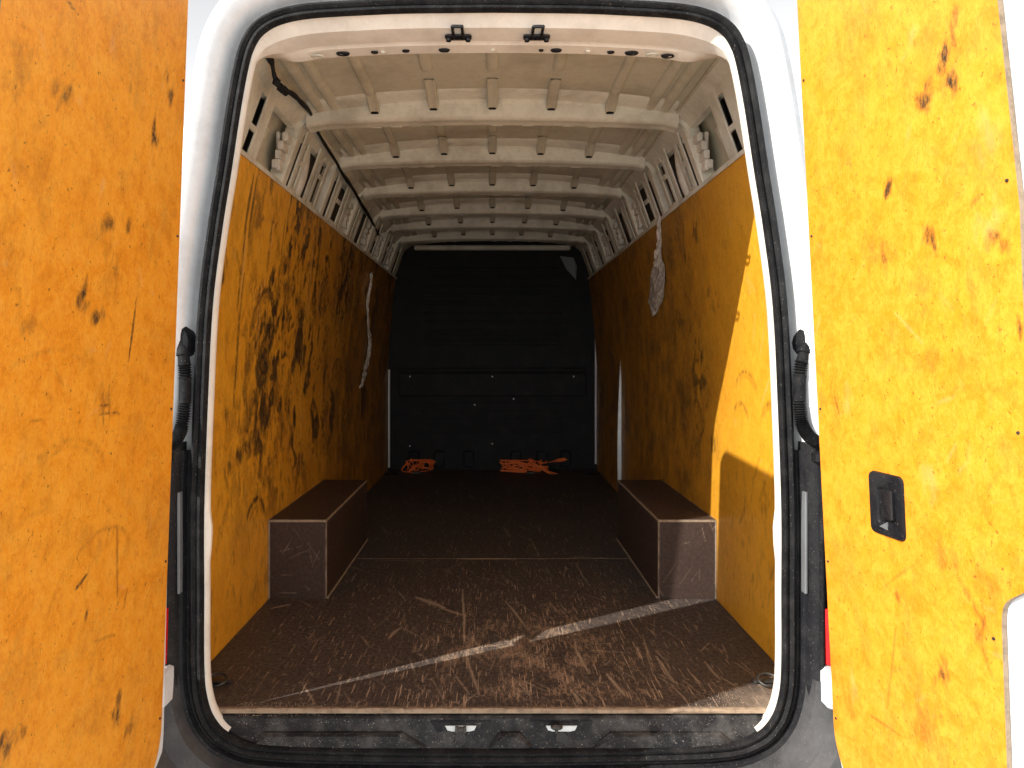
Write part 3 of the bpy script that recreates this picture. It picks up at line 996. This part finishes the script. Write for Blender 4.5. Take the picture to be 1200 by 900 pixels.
# ------------------------------------------------------------------ sill
sillY = -.018
mb = MB()
loops = []
for x in np.linspace(-.74, .74, 60):
    e = max(0, (abs(x) - .62) / .12)
    lift = .035 * e * e
    loops.append([(x, .02, -.014), (x, -.010, -.015), (x, -.016, -.020), (x, -.020, -.052), (x, -.024, -.058), (x, -.032, -.090 + lift * .6), (x, -.035, -.10 + lift * .6)])
mb.loft(loops, False)
sill = mb.build('sill_plate', M['sill'], van, 30)
def raised(xa, xb, ca, cb, name='sill_step'):
    """raised lower step with sloping ends (ca, cb: slope length)"""
    mb = MB()
    f = [(xa + ca * .9, -.052), (xb - cb * .9, -.052), (xb, -.086), (xa, -.086)]
    q = [(xa + ca + .006, -.055), (xb - cb - .006, -.055), (xb - .008, -.086), (xa + .008, -.086)]
    mb.loft([[(x, -.018, z) for x, z in f], [(x, -.030, z) for x, z in f], [(x, -.040, z - .002) for x, z in q]], True, True)
    return mb.build(name, M['sill'], sill)
raised(-.66, -.175, .05, .075)
raised(-.005, .118, .06, .06) if False else raised(-.012, .110, .035, .040)
raised(.265, .66, .06, .05)
for i, xp in enumerate((540, 658)):
    x = px(xp, 855, 1.975)[0]
    mb = MB()
    mb.loft([[(x - .085, -.0205, -.024), (x + .085, -.0205, -.024), (x + .045, -.024, -.080), (x - .045, -.024, -.080)],
             [(x - .060, -.0195, -.030), (x + .060, -.0195, -.030), (x + .035, -.0195, -.074), (x - .035, -.0195, -.074)]], True, False)
    poc = mb.build('latch_pocket', M['black_plastic'], sill)
    mb = MB()
    pts = [(x - .042, -.035), (x + .042, -.035), (x + .036, -.047), (x + .024, -.050), (x - .024, -.050), (x - .036, -.047)]
    mb.loft([[(a, -.0235, b) for a, b in pts], [(a, -.0265, b) for a, b in pts]], True, True)
    mb.build('latch_plate', M['steel'], poc)
    mb = MB()
    if i == 0:
        for dx in (-.011, .011):
            mb.box(x + dx - .004, x + dx + .004, -.034, -.027, -.052, -.034, .001)
        mb.box(x - .009, x + .009, -.036, -.0275, -.048, -.036, .002)
    else:
        mb.box(x - .030, x + .002, -.045, -.0275, -.040, -.026, .005)
        mb.box(x - .018, x - .010, -.038, -.0275, -.052, -.038, .002)
    mb.build('latch_striker', M['dark_steel'], poc)
    mb = MB()
    mb.tube([(x, -.020, -.066), (x, -.0285, -.066)], [.018, .016], 12)
    mb.build('drain_plug', M['black_gloss'], poc)

# ------------------------------------------------------------------ bumper and rear corners
# bumper corner sheets follow the opening's lower part
sel_low = np.where(ZO < .115)[0]
lw = np.clip((.14 - ZO) / .22, 0, 1)
loops = [ring(o, y, sel_low) for o, y in ((.058, -.030), (.066, -.060), (.074, -.078), (.092, -.088), (.115, -.100), (.135, -.135), (.170, -.150), (.215, -.152), (.26, -.150), (.30, -.13), (.32, -.05))]
mb = MB(); mb.loft([[tuple(p) for p in l] for l in loops], False)
bump_o = mb.build('bumper', M['bumper'], van, 30)
sel_mid = np.where(ZO < .72)[0]
mb = MB(); mb.loft([[tuple(p) for p in ring(o, y, sel_mid)] for o, y in ((.033, -.012), (.040, -.026), (.048, -.030), (.054, -.044), (.064, -.047), (.072, -.040), (.076, -.01))], False)
mb.build('seal_surround', M['black_plastic'], van, 30)
for xx in (-.42, .56):
    mb = MB(); mb.tube([(xx, -.094, -.19), (xx - .02, -.150, -.26)], .002, 5); mb.build('bumper_seam', M['black_plastic'], bump_o)
for s in (-1, 1):
    # black corner trim between the seal and the lamp
    mb = MB()
    loops = []
    for z in np.linspace(.06, .73, 11):
        a = .832 - .012 * max(0, (z - .4)) * 2
        e = -.060
        loops.append([(s * (a + .000), -.02, z), (s * (a + .004), e, z), (s * (a + .022), e - .020, z), (s * (a + .036), e - .022, z), (s * (a + .048), e - .012, z), (s * (a + .050), -.02, z)])
    mb.loft(loops, True, True)
    ct = mb.build('corner_trim', M['black_plastic'], van, 40)
    # pale painted strip showing through the trim
    mb = MB(); mb.box(min(s * .826, s * .8335), max(s * .826, s * .8335), -.062, -.03, .33, .60, .002); mb.build('painted_strip', M['trim_grey'], ct)
    # ribs of the trim
    mb = MB(); mb.tube([(s * .862, -.083, .14), (s * .860, -.085, .70)], .006, 8); mb.build('trim_rib', M['black_rubber'], ct, 60)
    # hinge block below the conduit
    mb = MB(); mb.box(min(s * .838, s * .90), max(s * .838, s * .90), -.105, -.04, .680, .712, .006); hb = mb.build('hinge', M['black_plastic'], van)
    mb = MB(); mb.tube([(s * .888, -.110, .67), (s * .888, -.110, .725)], .012, 10); mb.build('hinge_pin', M['black_plastic'], hb, 40)
    # tail lamp beyond the trim
    mb = MB()
    loops = []
    for z in np.linspace(.16, .66, 9):
        x0, x1 = .876, .955
        k = .01 * math.sin((z - .16) / .5 * math.pi)
        loops.append([(s * x0, -.05, z), (s * (x0 + .002), -.076 - k, z), (s * (x0 + .016), -.090 - k, z), (s * x1, -.080 - k, z), (s * (x1 + .006), -.03, z)])
    mb.loft(loops, True, True)
    tl = mb.build('tail_lamp', M['black_gloss'], van, 40)
    mb = MB()
    loops = []
    for z in np.linspace(.155, .30, 5):
        xl = (.848 if s < 0 else .866) + (.30 - z) * .02
        loops.append([(s * xl, -.03, z), (s * (xl + .002), -.086, z), (s * (xl + .012), -.094, z), (s * .95, -.104, z), (s * .962, -.04, z)])
    mb.loft(loops, True, True)
    mb.build('lamp_lens', M['red'], tl, 40)
    # white painted block under the lamp
    mb = MB(); xl = .840 if s < 0 else .858
    mb = MB(); mb.box(min(s * xl, s * .94), max(s * xl, s * .94), -.128, -.04, .052, .150, .008); wb = mb.build('lamp_bracket', M['white'], van)
    mb = MB(); mb.tube([(s * (xl + .012), -.128, .07), (s * (xl + .012), -.133, .07)], .006, 8); mb.build('bolt', M['steel'], wb)
    # cable conduit from pillar to door
    pp = ([(945, 402, 1.965), (942, 415, 1.955), (938, 432, 1.950), (937, 455, 1.948), (937, 478, 1.945), (940, 497, 1.935), (948, 511, 1.91), (960, 519, 1.88), (978, 522, 1.845)] if s > 0 else
          [(213, 402, 1.965), (215, 418, 1.955), (217, 435, 1.950), (217, 458, 1.948), (216, 480, 1.945), (213, 500, 1.935), (207, 514, 1.91), (198, 522, 1.88), (180, 525, 1.845)])
    path = smooth_path([px(*q) for q in pp], 14)
    rs = []
    for i, q in enumerate(path):
        f = i / (len(path) - 1)
        cor = (.20 < f < .30) or (f > .46)
        rs.append(.0145 + (.0032 * (1 if (i % 2) else -1) if cor else .001) + (.004 if f < .12 else 0))
    mb = MB(); mb.tube(path, rs, 12)
    cd = mb.build('cable_conduit', M['black_rubber'], van, 30)
    c0 = px(*pp[0])
    mb = MB()
    loops = []
    for rr, dy in ((1.25, .03), (1.25, -.004), (1.0, -.016), (.6, -.018)):
        loops.append([(c0[0] + .019 * rr * math.cos(a) - s * .004, c0[1] + dy, c0[2] + .002 + .036 * rr * math.sin(a)) for a in np.linspace(0, 2 * math.pi, 17)[:-1]])
    mb.loft(loops, True, True)
    mb.build('conduit_grommet', M['black_plastic'], cd, 50)

# ------------------------------------------------------------------ doors
def make_door(s, hb, ht, th, u_max, ply_hi, seed):
    Hb, Ht = np.array(hb), np.array(ht)       # hinge edge of the plywood at v = .10 and v = 1.90
    U_ = np.array([s * math.sin(th), -math.cos(th), 0.0])
    def H(v):
        t = (np.asarray(v, float) - .10) / 1.80
        return Hb + (Ht - Hb) * t[..., None]
    W = (Ht - Hb) / np.linalg.norm(Ht - Hb)
    Nn = np.cross(U_, W) * (1 if s > 0 else -1)
    Nn /= np.linalg.norm(Nn)
    if Nn[0] * s > 0:
        Nn = -Nn
    def PP(u, v, n):
        u = np.asarray(u, float); v = np.asarray(v, float)
        u, v = np.broadcast_arrays(u, v)
        return H(v) + u[..., None] * U_ + Nn * n
    def uv(x, y):
        d = np.array([(x - VPX) / F, 1, (VPY - y) / F])
        t = np.dot(Hb - CAM, Nn) / np.dot(d, Nn)
        p = CAM + d * t
        v = p[2]
        return float(np.dot(p - H(np.array(v)), U_)), float(v)
    V0, V1, RC = -.14, 1.842, .17
    def umin(v):
        q = np.clip((V0 + RC - v) / RC, 0, 1); a = RC * (1 - np.sqrt(np.clip(1 - q * q, 0, 1)))
        q2 = np.clip((v - (V1 - .03)) / .03, 0, 1); b = .03 * (1 - np.sqrt(np.clip(1 - q2 * q2, 0, 1)))
        return a + b
    def umax(v):
        e = ply_hi - .05 * np.clip((v - 1.2) / .6, 0, 1)
        # notch for the lock at the lower free edge
        k = 1 / (1 + np.exp(-(.545 - v) / .012))
        return e - .068 * k if s > 0 else e
    def PT(Un, Vv):
        a, b = umin(Vv), umax(Vv)
        u = a + (b - a) * Un
        return PP(u, Vv, .0), None, u, Vv
    def wear(w):
        rnd = random.Random(seed)
        if s < 0:
            B = [(78, 108, .012, .020, .7, .75), (70, 98, .010, .02, .6, .4), (196, 95, .009, .016, .2, .7), (199, 112, .009, .018, .2, .9), (181, 155, .008, .02, 0, .8), (183, 166, .010, .012, 0, .95), (128, 262, .016, .012, -.5, .65), (150, 270, .010, .014, .3, .6),
                 (97, 342, .012, .022, .4, .85), (103, 355, .008, .014, .4, .7), (115, 371, .014, .012, .3, .75), (118, 365, .006, .006, 0, .5), (127, 290, .014, .022, 0, .28), (25, 85, .02, .04, 0, .28), (32, 378, .02, .012, 0, .35), (58, 235, .006, .018, .3, .45),
                 (152, 105, .005, .012, .3, .4), (137, 322, .008, .03, .1, .4), (137, 836, .014, .022, -.3, .85), (139, 822, .006, .02, -.2, .6), (152, 855, .016, .02, .4, .6), (27, 860, .008, .012, 0, .7), (8, 876, .02, .02, .4, .7), (102, 723, .006, .010, 0, .85),
                 (122, 465, .018, .035, 0, .35), (112, 750, .03, .05, 0, .16), (20, 800, .05, .06, 0, .18), (118, 640, .02, .02, 0, .22), (10, 290, .03, .04, 0, .2)]
            L = [(160, 350, 150, 425, .0035, .9), (78, 0, 88, 14, .003, .8), (103, 671, 88, 693, .004, .85), (138, 615, 138, 700, .0035, .6), (150, 690, 145, 715, .003, .6), (115, 478, 128, 476, .003, .7), (116, 486, 140, 484, .003, .8), (120, 450, 122, 500, .003, .6), (128, 452, 128, 492, .003, .5), (112, 752, 135, 745, .003, .5), (35, 492, 55, 493, .002, .4)]
            A = [(80, 600, .15, .14, .35, 2.75, .010, .55), (78, 600, .135, .125, .5, 2.6, .007, .4), (120, 700, .14, .15, .3, 2.9, .007, .5), (115, 715, .17, .16, -.2, 1.2, .006, .35), (40, 690, .12, .14, .4, 2.2, .008, .3), (118, 690, .05, .10, -1.2, 1.2, .005, .35), (60, 450, .12, .06, .3, 2.8, .006, .4)]
            LT = [(95, 118, .010, .010), (137, 286, .010, .012), (5, 306, .008, .006), (175, 412, .006, .004), (90, 705, .008, .008), (120, 215, .010, .015), (112, 410, .012, .003), (130, 50, .012, .02)]
        else:
            B = [(1113, 45, .010, .03, -.4, .55), (1103, 66, .014, .03, -.45, .75), (1117, 95, .014, .022, 0, .85), (1098, 80, .010, .02, -.4, .6), (1080, 112, .022, .022, -.7, .7), (1088, 100, .012, .016, -.5, .5), (1038, 220, .008, .018, -.2, .8), (1087, 284, .014, .018, 0, .7), (1036, 302, .028, .022, 0, .45), (1040, 306, .016, .006, 0, .7),
                 (1168, 284, .020, .014, .2, .65), (1173, 292, .012, .012, 0, .7), (1145, 235, .012, .006, .3, .6), (995, 195, .006, .012, 0, .5), (963, 267, .016, .008, .4, .4), (1140, 335, .012, .012, 0, .3), (1104, 790, .016, .022, .2, .8), (1106, 775, .010, .01, 0, .6), (1150, 738, .010, .03, -.5, .5), (987, 702, .008, .003, 0, .8), (1050, 697, .006, .012, .5, .6),
                 (1108, 660, .03, .025, .4, .4), (1158, 678, .03, .025, 0, .3), (1085, 850, .04, .06, .3, .35), (1160, 740, .02, .05, 0, .25), (1090, 430, .04, .02, 0, .3), (1080, 340, .03, .03, 0, .28), (1005, 30, .05, .05, 0, .25), (965, 470, .01, .02, 0, .3)]
            L = [(978, 465, 983, 485, .003, .7), (1120, 670, 1155, 735, .005, .5), (1145, 740, 1165, 800, .004, .4), (1050, 735, 1040, 830, .003, .45), (1020, 838, 1055, 862, .004, .5), (1030, 690, 1080, 655, .003, .3), (1193, 370, 1197, 400, .004, .7)]
            A = [(1110, 720, .12, .13, .2, 2.2, .012, .4), (1110, 720, .10, .11, .5, 2.4, .006, .3), (1150, 520, .12, .10, .4, 2.6, .012, .3), (1060, 480, .10, .12, .2, 2.8, .008, .25), (1075, 845, .12, .10, .4, 2.6, .010, .3)]
            LT = [(1065, 40, .012, .02), (1160, 270, .03, .03), (1000, 800, .012, .04), (1155, 160, .02, .04), (993, 465, .02, .03), (1090, 560, .03, .04)]
            w.line(*uv(1048, 365), *uv(1080, 402), .002, .45, True, broken=.35)
        for x, y, a, b, an, st in B:
            w.blob(*uv(x, y), a * 1.3, b * 1.45, an, min(1, st * 1.12), rough=1.9)
        for a, b, c, d, wd, st in L:
            w.line(*uv(a, b), *uv(c, d), wd, st, broken=.25)
        for x, y, a, b, a0, a1, wd, st in A:
            w.arc(*uv(x, y), a, b, a0, a1, wd * .7, st * .62)
        for x, y, a, b in LT:
            w.blob(*uv(x, y), a, b, 0, .30, True, 1.8)
        for k in range(150):
            u, v = rnd.uniform(0, .6), rnd.uniform(-.1, 1.8); a = rnd.gauss(1.3, .6); l = rnd.uniform(.01, .06)
            w.line(u, v, u + math.cos(a) * l, v + math.sin(a) * l, rnd.uniform(.002, .005), rnd.uniform(.05, .26), rnd.random() < .35, broken=.4)
        for k in range(40):
            w.blob(rnd.uniform(0, .6), rnd.uniform(-.1, 1.8), rnd.uniform(.01, .04), rnd.uniform(.01, .05), rnd.uniform(-1, 1), rnd.uniform(.06, .2), rough=1.8)
        w.dark = np.maximum(w.dark, .22 * np.clip((w.n2 - .56) * 5, 0, 1) * np.clip(w.n1 * 1.5, 0, 1))
    # metal door: inner frame, outer skin
    vs = np.concatenate([np.linspace(-.22, .05, 9), np.linspace(.12, 1.60, 8), np.linspace(1.66, 1.853, 12)])
    def m0(v):
        q = np.clip((-.22 + .2 - v) / .2, 0, 1); a = .2 * (1 - np.sqrt(np.clip(1 - q * q, 0, 1)))
        q2 = np.clip((v - 1.813) / .04, 0, 1); b = .04 * (1 - np.sqrt(np.clip(1 - q2 * q2, 0, 1)))
        low = -.030 * np.clip((1.0 - v) / 1.0, 0, 1) if s < 0 else 0 * v
        return a + b - .006 + low
    def m1(v):
        return u_max - .02 * np.clip((v - 1.2) / .6, 0, 1) + 0 * v
    mb = MB()
    loops = []
    for v in vs:
        a, b = float(m0(v)), float(m1(v))
        prof = [(a, -.012), (b - .030, -.012), (b - .022, -.016), (b - .018, -.045), (b, -.050), (b, -.066), (a + .02, -.066), (a, -.055)]
        loops.append([tuple(PP(u, v, n)) for u, n in prof])
    mb.loft(loops, True, True)
    door = mb.build('rear_door', M['white'], van, 40)
    o = grid_sheet('plywood_panel', PT, np.linspace(0, 1, 150), np.linspace(V0, V1, 440), M['ply_door'], door, wear, tuple(Nn), .010, seed, M['tan_edge'])
    # screws around the edge
    for v in (.05, .45, .83, 1.25, 1.62):
        for u in (umin(np.array(v)) + .012, umax(np.array(v)) - .018):
            c, d = PP(u, v, -.001), PP(u, v, .0025)
            m_ = MB(); m_.tube([c, d], [.0035, .0026], 8); m_.build('screw', M['dark_steel'], door)
    return door, PP, uv

lhb, lht = (-.832, -.148, .10), (-.724, -.245, 1.90)
rhb, rht = (.858, -.148, .10), (.724, -.245, 1.90)
make_door(-1, lhb, lht, R(3), .69, .64, 101)
rdoor, RP, ruv = make_door(1, rhb, rht, R(8), .77, .602, 102)

# door handle recess on the right door
def quad(c0, c1, c2, c3, n):
    out = []
    for (x, y) in (c0, c1, c2, c3):
        u, v = ruv(x, y); out.append((u, v))
    return out
Q = [ruv(1020, 551), ruv(1059, 561), ruv(1061, 634), ruv(1024, 622)]
uc = sum(q[0] for q in Q) / 4; vc = sum(q[1] for q in Q) / 4
hw = (Q[1][0] - Q[0][0] + Q[2][0] - Q[3][0]) / 4; hh = abs(Q[0][1] - Q[3][1] + Q[1][1] - Q[2][1]) / 4
def rrect(cu, cv, a, b, r, n, k=5):
    pts = []
    for (sx, sy, a0) in ((1, 1, 0), (-1, 1, 90), (-1, -1, 180), (1, -1, 270)):
        for i in range(k):
            t = R(a0 + 90 * i / (k - 1))
            pts.append(tuple(RP(cu + sx * (a - r) + r * math.cos(t), cv + sy * (b - r) + r * math.sin(t), n)))
    return pts
mb = MB()
mb.loft([rrect(uc, vc, hw + .002, hh + .002, .014, .0005), rrect(uc, vc, hw, hh, .013, .006), rrect(uc, vc, hw - .006, hh - .006, .011, .0075), rrect(uc + .002, vc - .004, hw - .022, hh - .026, .009, .006),
         rrect(uc + .002, vc - .004, hw - .024, hh - .028, .008, .0035), rrect(uc + .002, vc - .004, hw - .025, hh - .029, .007, .0016)], True, True)
mb.build('door_handle', M['black_plastic'], rdoor, 40)
mb = MB()
mb.loft([rrect(uc + .010, vc + .004, hw - .034, hh - .034, .006, .003), rrect(uc + .010, vc + .004, hw - .034, hh - .034, .006, .010), rrect(uc + .010, vc + .004, hw - .038, hh - .038, .004, .013)], True, True)
mb.build('handle_lever', M['black_gloss'], rdoor, 40)
mb = MB()
mb.loft([[tuple(RP(uc + a, vc + b, n)) for a, b in ((-.022, -.050), (.006, -.053), (.004, -.036))] for n in (.004, .007)], True, True)
mb.build('handle_catch', M['trim_grey'], rdoor)

# wheels (rest the van on the ground)
for s in (-1, 1):
    for y in (1.37, 5.6):
        if y > 5: y = 4.0
        prof = [(.19, -.10), (.30, -.115), (.335, -.09), (.345, 0), (.335, .09), (.30, .115), (.19, .10)]
        mb = MB(); loops = []
        for k in range(32):
            a = 2 * math.pi * k / 32
            loops.append([(s * .83 + w, y + r * math.cos(a), GROUND + .345 + r * math.sin(a)) for r, w in prof])
        loops.append(loops[0]); mb.loft(loops, False)
        wh = mb.build('wheel', M['tyre'], van, 40)
        mb = MB(); loops = []
        for k in range(33):
            a = 2 * math.pi * k / 32
            loops.append([(s * .83 + w, y + r * math.cos(a), GROUND + .345 + r * math.sin(a)) for r, w in ((.192, -.098), (.17, s * .05), (.06, s * .06), (.002, s * .06))])
        mb.loft(loops, False); mb.build('rim', M['dark_steel'], wh, 40)

# ------------------------------------------------------------------ loose things
def tagged(o, label, cat, group=None):
    o['label'] = label; o['category'] = cat
    if group: o['group'] = group
    return o

def ribbon(mb, pts, w, seed, n=5, t=.002):
    P = smooth_path(pts, n)
    rnd = random.Random(seed)
    loops = []
    tw = rnd.uniform(0, 3)
    for i, p in enumerate(P):
        q = P[min(i + 1, len(P) - 1)]; o_ = P[max(i - 1, 0)]
        d = Vector(q) - Vector(o_); d.normalize()
        tw += rnd.uniform(-.5, .5)
        side = Vector((0, 0, 1)).cross(d)
        if side.length < .1: side = Vector((1, 0, 0))
        side.normalize()
        up = d.cross(side)
        a = side * math.cos(tw) + up * math.sin(tw)
        b = d.cross(a)
        p = Vector(p)
        loops.append([tuple(p + a * w / 2 + b * t), tuple(p - a * w / 2 + b * t), tuple(p - a * w / 2 - b * t), tuple(p + a * w / 2 - b * t)])
    mb.loft(loops, True, True)

def strap_heap(label, x0, x1, seed, tail):
    root = bpy.data.objects.new('ratchet_strap', None)
    root.location = ((x0 + x1) / 2, 4.12, 0)
    col.objects.link(root)
    rnd = random.Random(seed)
    for k in range(9 if tail else 7):
        pts = [(rnd.uniform(x0, x1), 4.12 + rnd.uniform(-.08, .06), rnd.choice((.012, .03, .05, .075, .09))) for _ in range(7)]
        pts.sort(key=lambda p: p[0] + rnd.uniform(-.15, .15))
        mb = MB(); ribbon(mb, pts, .011, seed + k)
        mb.build('webbing', M['orange_strap'], root)
    if tail:
        mb = MB(); ribbon(mb, [(x1 - .12, 4.1, .06), (x1 + .05, 4.12, .085), (x1 + .16, 4.16, .10)], .035, seed + 9); mb.build('webbing', M['orange_strap'], root)
        mb = MB(); ribbon(mb, [(x1 - .06, 4.05, .05), (x1 + .0, 3.98, .018), (x1 + .06, 3.92, .016)], .03, seed + 12); mb.build('webbing', M['orange_strap'], root)
    mb = MB(); xm = x0 + .12 if not tail else x1 - .15
    mb.box(xm - .03, xm + .03, 3.96, 4.02, .002, .022, .005); mb.tube([(xm + .03, 3.99, .012), (xm + .07, 3.98, .012), (xm + .085, 3.96, .012), (xm + .07, 3.945, .012)], .005, 6)
    mb.build('ratchet', M['dark_steel'], root)
    return tagged(root, label, 'strap', 'straps on the load floor')
strap_heap('small crumpled orange strap lying at the bulkhead, the shorter heap', -.74, -.48, 51, False)
strap_heap('long orange strap heap with a straight loose tail at the bulkhead', .06, .46, 57, True)

def film(name, label, pts, ws, s, seed):
    """crumpled torn film hanging against the lining"""
    P = smooth_path(pts, 6)
    Wd = np.interp(np.linspace(0, 1, len(P)), np.linspace(0, 1, len(ws)), ws)
    rnd = np.random.RandomState(seed)
    V = []; nu = 9
    for i, p in enumerate(P):
        for k in range(nu):
            t = k / (nu - 1) - .5
            V.append((p[0] - s * (abs(rnd.normal(0, .006)) + .010 * math.cos(t * 3)), p[1] + t * Wd[i] + rnd.normal(0, .003), p[2] + rnd.normal(0, .004)))
    Fc = [(i * nu + k, i * nu + k + 1, (i + 1) * nu + k + 1, (i + 1) * nu + k) for i in range(len(P) - 1) for k in range(nu - 1)]
    o = obj(name, V, Fc, M['film'])
    m = o.modifiers.new('thick', 'SOLIDIFY'); m.thickness = .0015
    return tagged(o, label, 'plastic film')
def wpt(x, y, s, off=.004):
    u, z = wall_uv(x, y, s)
    return (s * (float(wall_x(z)) - off), u, z)
film('plastic_film', 'torn clear plastic film hanging against the brown lining opposite the black wire', [wpt(776, 252, 1), wpt(775, 285, 1), wpt(773, 310, 1), wpt(771, 345, 1), wpt(769, 369, 1)], [.035, .05, .10, .34, .36, .05], 1, 3)
film('plastic_film', 'thin strip of clear plastic film hanging on the scuffed orange lining near the bulkhead', [wpt(433, 320, -1), wpt(428, 365, -1), wpt(431, 405, -1), wpt(426, 435, -1), wpt(420, 455, -1)], [.03, .03, .05, .09, .17, .07], -1, 4)
# grey scrap of film on the bulkhead
P = [px(656, 300, 6.22), px(672, 302, 6.20), px(676, 312, 6.19), px(675, 328, 6.2), px(664, 316, 6.21)]
mb = MB(); mb.loft([P, [(x, y - .004, z) for x, y, z in P]], True, True)
tagged(mb.build('plastic_film', M['trim_grey']), 'small pointed scrap of grey film on the upper bulkhead', 'plastic film')

# grit swept along the sill and floor edge
rnd = random.Random(77)
mb = MB()
for k in range(520):
    if k < 260:
        x = -.70 + abs(rnd.gauss(0, .16)); y = rnd.uniform(-.012, .03); z = .002 if y > -.002 else -.014
    elif k < 400:
        x = .70 - abs(rnd.gauss(0, .10)); y = rnd.uniform(.0, .10); z = .002
    else:
        x = rnd.uniform(-.7, .7); y = rnd.uniform(.0, .5); z = .002
    r = rnd.uniform(.0008, .0022)
    a = rnd.uniform(0, 6)
    mb.add([(x + r * math.cos(a), y + r * math.sin(a), z - .001), (x + r * math.cos(a + 2.1), y + r * math.sin(a + 2.1), z - .001), (x + r * math.cos(a + 4.2), y + r * math.sin(a + 4.2), z - .001), (x, y, z + r * .6)], [(0, 1, 2), (0, 1, 3), (1, 2, 3), (2, 0, 3)])
gr = mb.build('grit', M['tan_edge'])
gr['kind'] = 'stuff'; gr['label'] = 'pale grit and wood dust scattered on the floor edge'; gr['category'] = 'grit'
